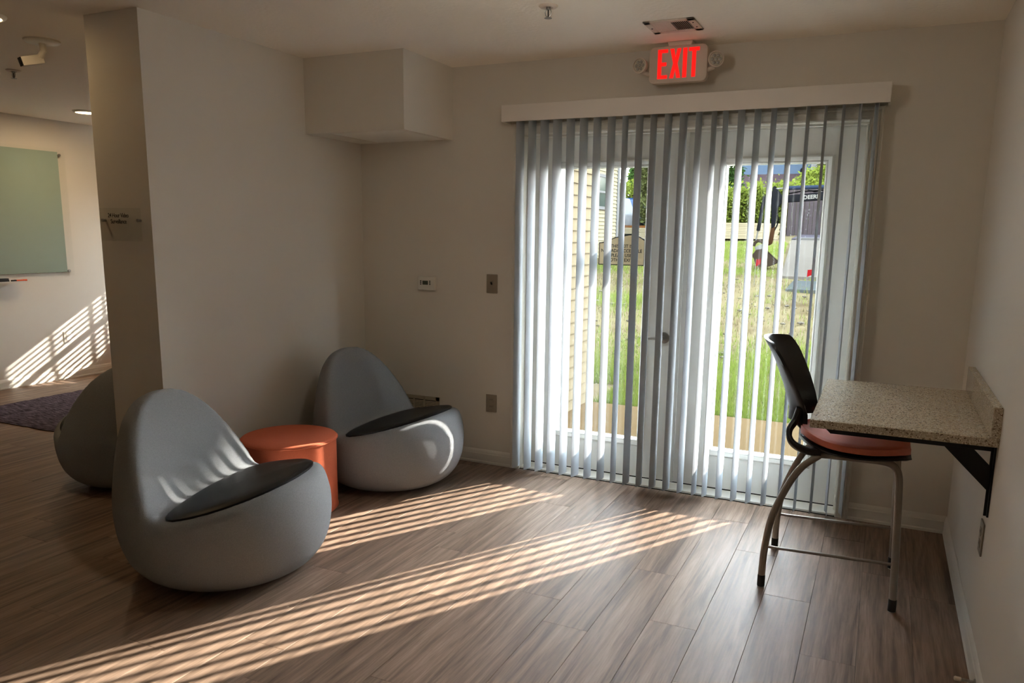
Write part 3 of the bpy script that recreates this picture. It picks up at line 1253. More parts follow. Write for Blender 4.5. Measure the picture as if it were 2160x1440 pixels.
t = thing('wall_vent', 'taupe return air grille low on the back wall behind the corner chair', 'vent', (.39, 0, .29))
mb = MB()
vx0, vx1, vz0, vz1 = .195, .583, .185, .397
mb.box(vx0, vx1, -.008, 0, vz1 - .024, vz1)
mb.box(vx0, vx1, -.008, 0, vz0, vz0 + .024)
mb.box(vx0, vx0 + .024, -.008, 0, vz0, vz1)
mb.box(vx1 - .024, vx1, -.008, 0, vz0, vz1)
for x in (.305, .385, .465):
    mb.box(x, x + .008, -.008, 0, vz0, vz1)
M_VENT = mat('vent_enamel', lin(176, 164, 142), 0.45)
mb.build('frame', M_VENT, t, smooth=False)
MB().box(vx0 + .02, vx1 - .02, -.002, -.0005, vz0 + .02, vz1 - .02).build('backing', M_DARK, t, smooth=False)
lv = None
z = vz0 + .032
while z < vz1 - .028:
    if lv is None:
        lv = MB().prism([(-.0075, -.004), (-.0065, -.004), (-.002, .003), (-.003, .003)], 'x', vx0 + .02 - .39, vx1 - .02 - .39).build('louver', M_VENT, None, smooth=False)
        o = lv
    else:
        o = lv.copy()
        COL.objects.link(o)
    o.parent = t
    o.location = (0, 0, z - .29)
    z += .0105

# door stop on the right baseboard
t = thing('door_stop', 'spring door stop with white tip on the right baseboard', 'door stop', (XR - .015, -1.583, .06))
MB().lathe([(.012, XR - .015), (.012, XR - .019), (.006, XR - .021)], (0, -1.583, .06), 16, 'x').build('base', M_CHROME, t)
sp = []
for i in range(90):
    a = i * 2 * PI / 8
    sp.append((XR - .020 - i * .00042, -1.583 + .005 * math.cos(a), .06 + .005 * math.sin(a)))
MB().tube(sp, .0011, 6).build('spring', M_CHROME, t)
MB().lathe([(.004, 3.494), (.007, 3.493), (.0075, 3.476), (.005, 3.473), (.001, 3.473)], (0, -1.583, .06), 16, 'x').build('tip', M_RUBBER, t)

# ------------------------------------------------------------------ ceiling fixtures
t = thing('exit_sign', 'lit red exit sign with two emergency lamp heads above the blind', 'sign', (2.098, -.12, H))


def rrect(x0, x1, z0, z1, r, n=6):
    p = []
    for cx0, cz0, a0 in ((x1 - r, z1 - r, 0), (x0 + r, z1 - r, 90), (x0 + r, z0 + r, 180), (x1 - r, z0 + r, 270)):
        for i in range(n + 1):
            a = math.radians(a0 + 90 * i / n)
            p.append((cx0 + r * math.cos(a), cz0 + r * math.sin(a)))
    return p


MB().prism(rrect(1.948, 2.249, 2.240, 2.420, .028), 'y', -.143, -.100).build('housing', M_EXITBOX, t, bevel=.003, angle=30)
MB().prism([(2.042, 2.4399), (2.172, 2.4399), (2.166, 2.418), (2.048, 2.418)], 'y', -.15, -.08).build('canopy', M_EXITBOX, t, bevel=.003)
yl0, yl1 = -.1450, -.1428
Z0, Z1 = 2.262, 2.406
x = 1.993
lt = MB().prism([(x, Z0), (x + .052, Z0), (x + .052, Z0 + .017), (x + .020, Z0 + .017), (x + .020, Z0 + .062), (x + .046, Z0 + .062), (x + .046, Z0 + .080), (x + .020, Z0 + .080),
                 (x + .020, Z1 - .017), (x + .052, Z1 - .017), (x + .052, Z1), (x, Z1)], 'y', yl0, yl1)
lt.build('letter', M_EXITRED, t, smooth=False)
x = 2.057
zc = .5 * (Z0 + Z1)
lt = MB()
lt.prism([(x, Z0), (x + .020, Z0), (x + .0285, zc - .028), (x + .037, Z0), (x + .057, Z0), (x + .040, zc), (x + .057, Z1), (x + .037, Z1), (x + .0285, zc + .028), (x + .020, Z1), (x, Z1), (x + .017, zc)], 'y', yl0, yl1)
lt.build('letter', M_EXITRED, t, smooth=False)
MB().box(2.124, 2.145, yl0, yl1, Z0, Z1).build('letter', M_EXITRED, t, smooth=False)
x = 2.154
MB().prism([(x + .017, Z0), (x + .037, Z0), (x + .037, Z1 - .018), (x + .054, Z1 - .018), (x + .054, Z1), (x, Z1), (x, Z1 - .018), (x + .017, Z1 - .018)], 'y', yl0, yl1).build('letter', M_EXITRED, t, smooth=False)
for hx, hz, ang in ((1.902, 2.335, -12), (2.290, 2.338, 16)):
    R_ = .039
    c, s = math.cos(math.radians(ang)), math.sin(math.radians(ang))

    def place(mb):
        out = []
        for p in mb.v:
            out.append((hx + p[0] * c - p[1] * s, -.135 + p[0] * s + p[1] * c, hz + p[2]))
        mb.v = out
        return mb
    hdm = place(MB().lathe([(.012, .034), (.026, .030), (R_ - .004, .010), (R_, -.012), (R_, -.020), (R_ - .005, -.021), (R_ - .006, -.016)], (0, 0, 0), 32, 'y'))
    hdo = hdm.build('lamp_head', M_EXITBOX, t, angle=35)
    place(MB().lathe([(R_ - .006, -.015), (R_ - .007, -.018), (.001, -.0195)], (0, 0, 0), 32, 'y')).build('lens', M_LENS, hdo, angle=40)
    ll = None
    for i in range(7):
        a = i * PI / 3
        rr = 0 if i == 6 else .019
        q = place(MB().lathe([(.0085, -.0185), (.0075, -.0215), (.004, -.0225), (.001, -.0225)], (rr * math.cos(a), 0, rr * math.sin(a)), 12, 'y'))
        q.build('reflector', M_CHROME, hdo, angle=40)
    sx = 1 if hx < 2.1 else -1
    MB().tube([(hx + sx * .012, -.115, hz - .028), (hx + sx * .035, -.118, hz - .040), (hx + sx * .058, -.12, hz - .042)], [.013, .012, .012], 12).build('arm', M_EXITBOX, t)

t = thing('ceiling_vent', 'white ceiling register beside the exit sign', 'vent', (2.147, -.455, H))
x0, x1, y0, y1 = 2.030, 2.268, -.566, -.345
mb = MB()
mb.box(x0, x1, y0, y0 + .034, H - .007, H - .0003)
mb.box(x0, x1, y1 - .034, y1, H - .007, H - .0003)
mb.box(x0, x0 + .034, y0, y1, H - .007, H - .0003)
mb.box(x1 - .034, x1, y0, y1, H - .007, H - .0003)
mb.box(2.144, 2.152, y0, y1, H - .007, H - .0003)
mb.build('frame', M_EXITBOX, t, bevel=.0015, bseg=1)
MB().box(x0 + .03, x1 - .03, y0 + .03, y1 - .03, H - .0014, H - .0004).build('backing', M_DARK, t, smooth=False)
for side, n, xs0, xs1 in ((-1, 9, x0 + .036, 2.144), (1, 9, 2.154, x1 - .036)):
    lv = None
    for i in range(n):
        xc = xs0 + (i + .5) * (xs1 - xs0) / n
        if lv is None:
            dd = -.0052 if side < 0 else .0030
            lv = MB().prism([(-dd, 0), (-dd + .0012, 0), (dd + .0012, -.0052), (dd, -.0052)], 'y', y0 + .032 + .455, y1 - .032 + .455).build('louver', M_EXITBOX, None, smooth=False)
            o = lv
        else:
            o = lv.copy()
            COL.objects.link(o)
        o.parent = t
        o.location = (xc - 2.147, 0, -.0016)
for q in ((2.046, -.455), (2.252, -.42), (2.252, -.50)):
    MB().lathe([(.001, H - .0072), (.004, H - .0072), (.003, H - .0092), (.001, H - .0095)], (q[0], q[1], 0), 12).build('screw', M_DARK, t)


def sprinkler(label, x, y):
    t = thing('fire_sprinkler', label, 'sprinkler', (x, y, H))
    MB().lathe([(.042, H - .0004), (.042, H - .003), (.036, H - .008), (.020, H - .009), (.018, H - .003)], (x, y, 0), 32).build('escutcheon', M_EXITBOX, t, angle=40)
    MB().lathe([(.010, H - .004), (.010, H - .016), (.006, H - .018), (.001, H - .018)], (x, y, 0), 16).build('orifice', M_CHROME, t)
    MB().tube([(x, y, H - .017), (x, y, H - .046)], .003, 8).build('bulb', M_DARK, t)
    for sx in (-1, 1):
        MB().tube([(x + sx * .008, y, H - .014), (x + sx * .015, y, H - .026), (x + sx * .011, y, H - .04), (x, y, H - .050)], .0024, 8).build('frame_arm', M_CHROME, t)
    MB().lathe([(.001, H - .049), (.016, H - .050), (.017, H - .052), (.001, H - .0535)], (x, y, 0), 24).build('deflector', M_CHROME, t)
    return t


sprinkler('small fire sprinkler on the ceiling, nearest the vent, at the top edge of the photo', 1.725, -.967)
sprinkler('small fire sprinkler on the next room ceiling behind the camera', -1.997, -.934)


def downlight(label, x, y, energy, col=(1.0, .74, .46)):
    t = thing('ceiling_light', label, 'ceiling light', (x, y, H), 0, None)
    MB().lathe([(.098, H - .0004), (.098, H - .004), (.092, H - .012), (.078, H - .016), (.074, H - .012)], (x, y, 0), 40).build('trim_ring', M_WHITEP, t, angle=40)
    MB().lathe([(.074, H - .0125), (.070, H - .0155), (.001, H - .0165)], (x, y, 0), 40).build('diffuser', M_LAMP, t)
    ld = bpy.data.lights.new('lamp', 'AREA')
    ld.shape = 'DISK'
    ld.size = .14
    ld.energy = energy
    ld.color = col
    lo = bpy.data.objects.new('lamp', ld)
    COL.objects.link(lo)
    lo.parent = t
    lo.location = (0, 0, -.02)
    return t


downlight('lit round ceiling light near the far wall of the next room', -3.183, .42, 3.5)
downlight('lit round ceiling light cut by the left edge of the photo', -.80, -1.83, 0.5)

t = thing('ceiling_light', 'added fill light, a round glass dome on the nook ceiling, out of view', 'ceiling light', (2.0, -1.68, H))  # unseen dome and bulb added as fill to brighten nook walls and ceiling
MB().lathe([(.15, H - .0004), (.15, H - .02), (.14, H - .024)], (2.0, -1.68, 0), 40).build('base', M_WHITEP, t, angle=40)
MB().lathe([(.135, H - .024), (.13, H - .05), (.10, H - .08), (.05, H - .095), (.001, H - .098)], (2.0, -1.68, 0), 40).build('dome', mat('fill_dome_glow', lin(255, 244, 226), .4, emit=lin(255, 240, 216), estr=2.0), t, angle=60)
ld = bpy.data.lights.new('bulb', 'POINT')
ld.energy = 1.8
ld.shadow_soft_size = .12
ld.color = (1.0, .93, .85)
lo = bpy.data.objects.new('bulb', ld)
COL.objects.link(lo)
lo.parent = t
lo.location = (0, 0, -.24)

# security camera on the next room's ceiling
t = thing('security_camera', 'white ceiling camera with a black front in the next room', 'camera', (-1.034, -1.389, H))
cxm, cym = -1.034, -1.389
MB().lathe([(.088, H - .0004), (.088, H - .008), (.080, H - .014), (.03, H - .016)], (cxm, cym, 0), 40).build('mount_plate', M_WHITEP, t, angle=40)
MB().tube([(cxm, cym, H - .015), (cxm + .01, cym, H - .055), (cxm - .01, cym - .01, H - .085)], .017, 14).build('stem', M_WALL, t)
cb = MB().box(-.075, .06, -.033, .033, -.03, .03)
Rm = Matrix.Translation((cxm - .035, cym - .035, H - .105)) @ Matrix.Rotation(math.radians(72), 4, 'Z') @ Matrix.Rotation(math.radians(-16), 4, 'Y') @ Matrix.Scale(.8, 4)
cb.v = [tuple(Rm @ Vector(p)) for p in cb.v]
cb.build('body', M_WALL, t, bevel=.006)
cb = MB().box(-.079, -.0745, -.029, .029, -.027, .027)
cb.v = [tuple(Rm @ Vector(p)) for p in cb.v]
fr = cb.build('front_glass', M_BLACKM, t, smooth=False)
cb = MB().lathe([(.018, -.079), (.018, -.083), (.012, -.084), (.001, -.083)], (0, 0, 0), 20, 'x')
cb.v = [tuple(Rm @ Vector(p)) for p in cb.v]
cb.build('lens', M_BLACK, fr)

# ------------------------------------------------------------------ next room: board, tray, rug
t = thing('glass_board', 'pale green glass marker board on the far wall', 'board', (LX, -.3, 1.6))
MB().box(LX + .016, LX + .0175, -1.6, .690, 1.035, 2.150).build('colour_backing', M_BOARD, t, smooth=False)
MB().box(LX + .018, LX + .024, -1.66, .757, 1.000, 2.175).build('glass_panel', M_GLASS, t, smooth=False)
for y in (-1.60, .700):
    for z in (1.045, 2.122):
        MB().lathe([(.008, LX), (.008, LX + .025), (.013, LX + .0252), (.013, LX + .033), (.001, LX + .034)], (0, y, z), 18, 'x').build('standoff', M_CHROME, t)
t = thing('marker_tray', 'narrow white marker ledge at the bottom of the green board', 'tray', (LX + .03, -.1, .972))
MB().prism([(LX + .0245, .990), (LX + .0245, .964), (LX + .085, .964), (LX + .088, .974), (LX + .083, .974), (LX + .080, .970), (LX + .030, .970), (LX + .030, .990)], 'y', -.55, .23).build('ledge', M_WHITEP, t, smooth=False)
t = thing('board_eraser', 'black felt eraser lying on the marker ledge', 'eraser', (LX + .055, .03, .971))
MB().box(LX + .035, LX + .078, -.06, .095, .9705, .990).build('felt', M_ERASER, t, bevel=.004)
MB().box(LX + .037, LX + .076, -.058, .093, .990, 1.002).build('grip', M_BLACK, t, bevel=.004)
for nm, cl, y0, m in (('marker', 'black marker lying on the marker ledge beside the eraser', .118, M_ERASER), ('marker', 'orange marker at the right end of the marker ledge', .165, M_ORANGE)):
    t = thing(nm, cl, 'marker', (LX + .06, y0, .978))
    L_ = .045 if m is M_ERASER else .095
    MB().lathe([(.001, y0), (.006, y0), (.0075, y0 + .004), (.0075, y0 + L_ * .65), (.001, y0 + L_ * .65)], (LX + .062, 0, .9785), 14, 'y').build('barrel', m, t)
    MB().lathe([(.001, y0 + L_ * .65), (.0085, y0 + L_ * .65), (.008, y0 + L_), (.001, y0 + L_)], (LX + .062, 0, .9790), 14, 'y').build('cap', m, t)

t = thing('rug', 'dark purple grey woven rug on the floor of the next room', 'rug', (-2.3, .2, 0))
mb = MB()
n = 60
v, f = [], []
top = []
x0, x1, y0, y1 = -3.36, -1.30, -.77, 1.5
for i in range(n + 1):
    for j in range(n + 1):
        e = 0 if 0 < i < n and 0 < j < n else -.008
        jx = rng.uniform(-.012, .012)
        jy = rng.uniform(-.008, .008)
        v.append((x0 + (x1 - x0) * i / n + jx, y0 + (y1 - y0) * j / n + jy, .013 + e + rng.uniform(-.003, .003) * (1 if e == 0 else 0)))
for i in range(n):
    for j in range(n):
        a = i * (n + 1) + j
        f.append((a, a + n + 1, a + n + 2, a + 1))
mb.add(v, f).build('weave', M_RUG, t, angle=80)
mb = MB().box(x0 + .01, x1 - .01, y0 + .01, y1 - .01, .0005, .004)
mb.build('backing', M_RUG, t, smooth=False)

# hidden-from-view neighbour that throws the soft coral shadow on the far wall
ch4 = copy_tree(ch1)
ch4.location = (-3.46, 1.62, 0)
ch4.rotation_euler = (0, 0, facing(-60))
ch4['label'] = 'coral scoop rocker chair in the next room near its window, out of the photo'
for q in ch4.children:
    if q.name.startswith('shell'):
        q.material_slots[0].link = 'OBJECT'
        q.material_slots[0].material = M_CORAL

# wall notice on the wall end
t = thing('wall_notice', 'clear wall plaque lettered 24 Hour Video Surveillance on the wall end', 'sign', (-.195, WY, 1.50))
MB().box(-.335, -.055, WY - .016, WY - .012, 1.40, 1.555).build('acrylic_panel', M_ACRYL, t, smooth=False)
for x in (-.315, -.072):
    MB().lathe([(.006, WY), (.006, WY - .012), (.008, WY - .0165), (.007, WY - .021), (.001, WY - .021)], (x, 0, 1.497), 16, 'y').build('standoff', M_CHROME, t)
for i, s in enumerate(('24 Hour Video', 'Surveillance')):
    me = text_mesh(s, .0285, .0002, spacing=.9, offset=.0003)
    me.transform(Matrix.Diagonal((.92, 1, 1, 1)))
    me.materials.clear()
    me.materials.append(M_BLACKINK)
    o = bpy.data.objects.new('lettering', me)
    COL.objects.link(o)
    o.parent = t
    o.rotation_euler = (PI / 2, 0, 0)
    o.location = (-.009, -.0165, .011 - i * .0285)

# ================================================================== OUTSIDE
def gz(y):
    return float(np.interp(y, [0, 2.45, 14, 22, 25, 60], [-.1, -.1, .76, 1.33, 1.5, 2.4]))


# patio slab and lawn ground
struct('patio', MB().box(.70, 6.5, .151, 2.42, -.25, -.075), M_CONC, smooth=False, bevel=.01)
v, f = [], []
xs = np.linspace(-30, 22, 53)
ys = np.array([2.40, 2.45, 2.6, 3, 4, 5, 6, 8, 10, 12, 14, 16, 18, 20, 22, 25, 30, 40, 60])
for y in ys:
    for x in xs:
        v.append((x, y, gz(y) - .02 + (rng.uniform(-.03, .03) if y > 3 else 0)))
nx = len(xs)
for j in range(len(ys) - 1):
    for i in range(nx - 1):
        a = j * nx + i
        f.append((a, a + 1, a + nx + 1, a + nx))
g = MB().add(v, f)
g.box(-30, .70, .16, 2.40, -.3, -.12)
lawn = g.build('ground', M_GROUND, None, angle=80)
lawn['kind'] = 'structure'


def blades(name, label, m, n, xr, yr, hmean, dens=None, power=1.6):
    P = []
    while len(P) < n:
        x = rng.uniform(*xr, size=n)
        u = rng.uniform(0, 1, size=n) ** power
        y = yr[0] + (yr[1] - yr[0]) * u
        ok = (x > 2.6 - (y + 4.5) * .75) & (x < 3.3 - (y - 2) * .02) & ((x > .78) | (y > 3.2)) & ((x < 1.2 - (y - 12) * .09) | (y < 12.2)) & ((x > -3.6) | (y < 7.9) | (y > 18.6))
        if dens is not None:
            ok &= rng.uniform(0, 1, n) < dens(x, y)
        P += list(zip(x[ok], y[ok]))
    P = np.array(P[:n])
    z = np.array([gz(q) for q in P[:, 1]])
    h = hmean * rng.uniform(.5, 1.4, n)
    a = rng.uniform(0, 2 * PI, n)
    w = .0035 + .0012 * P[:, 1] / 4
    lean = rng.normal(0, .35, (n, 2)) * h[:, None]
    V = np.empty((n, 3, 3))
    V[:, 0] = np.stack([P[:, 0] - w * np.cos(a), P[:, 1] - w * np.sin(a), z - .03], 1)
    V[:, 1] = np.stack([P[:, 0] + w * np.cos(a), P[:, 1] + w * np.sin(a), z - .03], 1)
    V[:, 2] = np.stack([P[:, 0] + lean[:, 0], P[:, 1] + lean[:, 1], z + h], 1)
    me = bpy.data.meshes.new(name)
    me.vertices.add(3 * n)
    me.vertices.foreach_set('co', V.reshape(-1))
    me.loops.add(3 * n)
    me.loops.foreach_set('vertex_index', np.arange(3 * n, dtype=np.int32))
    me.polygons.add(n)
    me.polygons.foreach_set('loop_start', np.arange(0, 3 * n, 3, dtype=np.int32))
    me.update()
    me.validate()
    me.materials.append(m)
    o = bpy.data.objects.new(name, me)
    COL.objects.link(o)
    return tag(o, label, 'grass', None, 'stuff')


def band(x, y):
    g1 = np.exp(-(np.maximum(y - 2.4, 0) / 2.9) ** 4) + .7 * np.exp(-((y - 8.6) / .7) ** 2) * (x < .4) + .5 * np.exp(-((y - 13.2) / .8) ** 2) + .4 * (y > 15)
    g1 = g1 + .10 * (np.sin(x * 3.1 + y * 1.7) * np.sin(y * 2.3 - x) > .35)
    return np.clip(g1, .015, 1)


blades('grass', 'green lawn grass growing beyond the patio slab', M_GRASS, 76000, (-9, 3.6), (2.44, 21.5), .055, band)
blades('dry_grass', 'straw coloured dry grass on the bare part of the lawn', M_STRAW, 9000, (-7, 3.6), (4.5, 15), .045, None, 1.1)

# scattered stones on the bare soil: nobody could count them
mb = MB()
ico = bmesh.new()
bmesh.ops.create_icosphere(ico, subdivisions=1, radius=1)
iv = [vv.co.copy() for vv in ico.verts]
ifc = [tuple(vv.index for vv in ff.verts) for ff in ico.faces]
ico.free()
for i in range(160):
    y = rng.uniform(4.5, 12.5)
    x = rng.uniform(2.75 - (y + 4.5) * .55, 2.9 - (y - 2) * .06)
    if x < .8 and y < 3.2:
        continue
    q = rng.uniform(.012, .04)
    mb.add([(x + p.x * q * 1.4 * random.uniform(.8, 1.2), y + p.y * q, gz(y) + p.z * q * .6) for p in iv], ifc)
tag(mb.build('gravel', M_ROCK, None, smooth=False), 'loose pale stones scattered over the bare lawn soil', 'gravel', None, 'stuff')

# house wing with lap siding, left of the doors
WFX, WFY = .725, 2.40
wing = MB()
wing.box(-.2, WFX - .004, WALL, WFY - .004, -.2, 3.4)
wing = struct('wall_wing', wing, M_SIDING, smooth=False)
bd = MB().prism([(0, 0), (.017, .002), (.017, .012), (.003, .104), (0, .104)], 'y', WALL + .001, WFY + .010).build('siding_board', M_SIDING, None, smooth=False)
z = -.085
i = 0
while z < 2.9:
    o = bd if i == 0 else bd.copy()
    if i:
        COL.objects.link(o)
    o.parent = wing
    o.location = (WFX - .004, 0, z)
    z += .0985
    i += 1

# second building farther out: the face seen recedes, like the wing's
B2X, B2Y = -3.77, 17.0
b2 = thing('apartment_house', 'pale sided house with a white sash window, beyond the cream siding', 'building', (-7, 12.5, 0.6))
MB().box(-11, B2X - .025, 8, B2Y, .2, 7.5).build('wall', M_SIDING2, b2, smooth=False)
s2 = MB().prism([(0, 0), (.022, .002), (.022, .012), (.003, .104), (0, .104)], 'y', 8 - 12.5, B2Y - .16 - 12.5).build('siding_board', M_SIDING2, None, smooth=False)
z = .7
i = 0
while z < 4.6:
    o = s2 if i == 0 else s2.copy()
    if i:
        COL.objects.link(o)
    o.parent = b2
    o.location = (B2X - .025 + 7, 0, z - .6)
    z += .10
    i += 1
MB().box(B2X - .16, B2X + .01, B2Y - .16, B2Y + .02, .2, 7.5).build('corner_trim', M_WHITEH, b2, smooth=False)
wb = MB()
wy0, wy1, wz0, wz1 = 15.25, 16.0, 2.19, 2.94
for a in ((wy0 - .09, wy0, wz0 - .08, wz1 + .08), (wy1, wy1 + .09, wz0 - .08, wz1 + .08), (wy0, wy1, wz0 - .08, wz0), (wy0, wy1, wz1, wz1 + .08), (wy0, wy1, 2.535, 2.59)):
    wb.box(B2X - .01, B2X + .03, a[0], a[1], a[2], a[3])
wf = wb.build('window_frame', M_WHITEH, b2, smooth=False)
MB().box(B2X - .01, B2X + .008, wy0, wy1, wz0, 2.54).build('pane', M_PANE2, wf, smooth=False)
MB().box(B2X - .01, B2X + .008, wy0, wy1, 2.585, wz1).build('pane', M_PANE2, wf, smooth=False)


def leaf_cloud(name, m, parent, boxes, n, size, shape='box', seed=1):
    """many small leaves filling soft lumps; boxes: list of (center, radii)"""
    r = np.random.default_rng(seed)
    vol = np.array([b[1][0] * b[1][1] * b[1][2] for b in boxes]) ** .8
    cnt = (n * vol / vol.sum()).astype(int)
    C = []
    for (c, rad), k_ in zip(boxes, cnt):
        d = r.normal(size=(k_, 3))
        d /= np.linalg.norm(d, axis=1)[:, None]
        q = r.uniform(.55, 1.0, (k_, 1)) ** .6
        C.append(np.array(c) + d * q * np.array(rad) * (1 + .12 * r.normal(size=(k_, 1))))
    C = np.concatenate(C)
    n = len(C)
    u = r.normal(size=(n, 3))
    u /= np.linalg.norm(u, axis=1)[:, None]
    w = r.normal(size=(n, 3))
    w -= u * (u * w).sum(1)[:, None]
    w /= np.linalg.norm(w, axis=1)[:, None]
    s = size * r.uniform(.6, 1.3, (n, 1))
    V = np.stack([C + u * s, C + w * s * .45, C - u * s, C - w * s * .45], 1)
    off = OFF.get(parent.name, Vector((0, 0, 0)))
    V -= np.array(off)
    me = bpy.data.meshes.new(name)
    me.from_pydata(V.reshape(-1, 3).tolist(), [], np.arange(4 * n).reshape(-1, 4).tolist())
    me.materials.append(m)
    o = bpy.data.objects.new(name, me)
    COL.objects.link(o)
    o.parent = parent
    o['kind'] = 'stuff'
    return o


def plant(name, label, cat, base, m, lumps, n, size, trunk=None, seed=1):
    t = thing(name, label, cat, base)
    leaf_cloud('foliage', m, t, lumps, n, size, seed=seed)
    tr = MB()
    for p in (trunk or [((base[0], base[1], base[2] - .1), (base[0] + .05, base[1], base[2] + 1.2), .06)]):
        tr.tube([p[0], ((p[0][0] + p[1][0]) / 2 + .05, (p[0][1] + p[1][1]) / 2, (p[0][2] + p[1][2]) / 2), p[1]], [p[2], p[2] * .8, p[2] * .5], 8)
    tr.build('trunk', M_BARK, t)
    return t


# clipped hedge behind the lumber stack (right door)
lum = []
r_ = np.random.default_rng(5)
for i in range(26):
    x = -5.2 + i * .19 * 1.35
    lum.append(((x, 28 + r_.uniform(-.3, .3), 2.45 + r_.uniform(-.1, .1)), (.55, .6, 1.05 + r_.uniform(-.12, .16))))
plant('hedge', 'bright green hedge behind the pale lumber stack and the fence', 'hedge', (-2, 28, 1.6), M_LEAF, lum, 26000, .085, [((-3.5 + i, 28, 1.5), (-3.5 + i, 28, 2.6), .05) for i in range(5)], 3)
plant('shrub', 'light green shrub above the grey fence at the right edge of the glass', 'shrub', (1.1, 30, 1.7), M_LEAF, [((.3, 30, 3.75), (.7, .6, .5)), ((1.3, 30, 3.9), (.8, .6, .7)), ((.9, 30, 3.2), (1.2, .5, .6))], 6000, .08, None, 4)
# left door: hedge bank, tall tree, olive bush
lum = []
for i in range(14):
    lum.append(((-8.6 + i * .32, 31 + r_.uniform(-.3, .3), 2.75 + r_.uniform(-.15, .15)), (.55, .6, 1.1 + r_.uniform(-.15, .2))))
plant('hedge', 'green hedge bank behind the parked cars and orange topped lumber', 'hedge', (-6.5, 31, 1.7), M_LEAF, lum, 14000, .09, [((-8 + i, 31, 1.6), (-8 + i, 31, 2.6), .05) for i in range(4)], 6)
plant('tree', 'tall dark green tree above the hedge bank, beside the pale house', 'tree', (-7.9, 34, 1.8), M_LEAFD, [((-7.9, 34, 5.0), (.9, .8, 1.0)), ((-7.6, 34, 6.2), (1.1, .9, 1.2)), ((-8.2, 34, 4.2), (.7, .7, .7))], 9000, .10, [((-7.9, 34, 1.7), (-7.9, 34, 5.0), .12)], 7)
plant('tree', 'olive grey leafy tree beside the left door stile', 'tree', (-4.95, 24, 1.45), M_LEAFO, [((-5.0, 24, 2.6), (.32, .5, .7)), ((-4.9, 24, 3.5), (.45, .5, .7)), ((-4.8, 24, 4.4), (.6, .6, .8)), ((-4.7, 24, 2.0), (.3, .4, .4))], 7000, .075, [((-4.95, 24, 1.35), (-4.95, 24, 3.4), .09), ((-4.8, 24, 1.35), (-4.7, 24, 2.6), .05)], 8)
plant('tree', 'dark tree against the blue house left of its roof', 'tree', (-4.3, 36, 2), M_LEAFD, [((-4.15, 36, 4.8), (.6, .6, .9)), ((-4.2, 36, 3.9), (.6, .5, .8)), ((-4.6, 36, 4.4), (.6, .5, 1.2))], 4000, .10, [((-4.3, 36, 1.8), (-4.3, 36, 4.2), .1)], 9)
plant('tree', 'pale leafed tree in front of the white house at the far right', 'tree', (.4, 36, 2), M_LEAFO, [((.35, 36, 4.9), (.5, .5, .7)), ((.6, 36, 4.1), (.6, .5, .5))], 3000, .08, [((.4, 36, 1.8), (.4, 36, 4.6), .08)], 10)

# tall tree outside the view that shades the upper left glass from the sun
plant('tree', 'tall broad tree to the right of the lawn, outside the photo, shading the left door', 'tree', (12.9, 25, 1.5), M_LEAFD,
      [((12.87, 25, 19.73), (3.0, 2.2, 3.1)), ((14.47, 25, 18.93), (1.6, 1.6, 2.2)), ((11.47, 25, 18.73), (2.0, 1.6, 2.2)), ((12.87, 25, 17.75), (2.4, 1.4, 1.2)), ((14.27, 25, 17.65), (1.3, 1.2, 1.05)), ((15.27, 25, 17.80), (1.0, 1.2, 1.2)), ((15.62, 25, 17.40), (.85, 1.2, .85)), ((14.67, 25, 17.32), (1.1, 1.2, .8)), ((15.37, 25, 19.33), (1.0, 1.2, 1.6))], 34000, .24,
      [((12.9, 25, 1.2), (12.9, 25, 18.0), .28)], 12)

# far houses
t = thing('blue_house', 'blue grey house wall over a shingled lower roof, behind the hedge', 'house', (-3, 42, 2))
MB().box(-4.9, -1.05, 43, 46, 1.8, 8.5).build('wall', M_BLUEH, t, smooth=False)
rf = MB()
rf.prism([(41.3, 4.05), (43, 4.98), (43, 4.80), (41.3, 3.90)], 'x', -5.1, -.98)
rf = rf.build('lower_roof', M_SHING, t, smooth=False)
sb = None
for i in range(9):
    yy = 41.3 + i * .19
    zz = 4.05 + (yy - 41.3) * .93 / 1.7
    mb = MB()
    mb.prism([(yy - 42, zz - 2 + .02), (yy + .22 - 42, zz - 2 + .125), (yy + .22 - 42, zz - 2 + .105), (yy - 42, zz - 2 - .015)], 'x', -2.1, 2.02)
    mb.build('shingle_row', M_SHING, rf, smooth=False, local=True)
MB().box(-4.9, -1.06, 42.2, 43, 1.8, 4.2).build('lower_wall', M_BLUEH, t, smooth=False)
t = thing('satellite_dish', 'dark round satellite dish on the blue house wall', 'dish', (-1.43, 42.9, 5.1))
MB().lathe([(.001, 42.80), (.10, 42.79), (.17, 42.76), (.172, 42.77), (.10, 42.81), (.001, 42.82)], (-1.43, 0, 5.14), 24, 'y').build('reflector', M_EXC, t)
MB().tube([(-1.43, 42.82, 5.1), (-1.43, 42.9, 4.98), (-1.43, 42.99, 4.98)], .02, 8).build('arm', M_EXC, t)
t = thing('white_house', 'white board and batten house at the far right behind the fence', 'house', (1, 42, 2))
MB().box(-.92, 5, 41.5, 46, 1.8, 8).build('wall', M_WHITEH, t, smooth=False)
bt = None
for i in range(14):
    if bt is None:
        bt = MB().box(-.02, .02, -.03, 0, 0, 6).build('batten', M_WHITEH, None, smooth=False)
        o = bt
    else:
        o = bt.copy()
        COL.objects.link(o)
    o.parent = t
    o.location = (-.75 + i * .18 - 1, -.5, -.1)

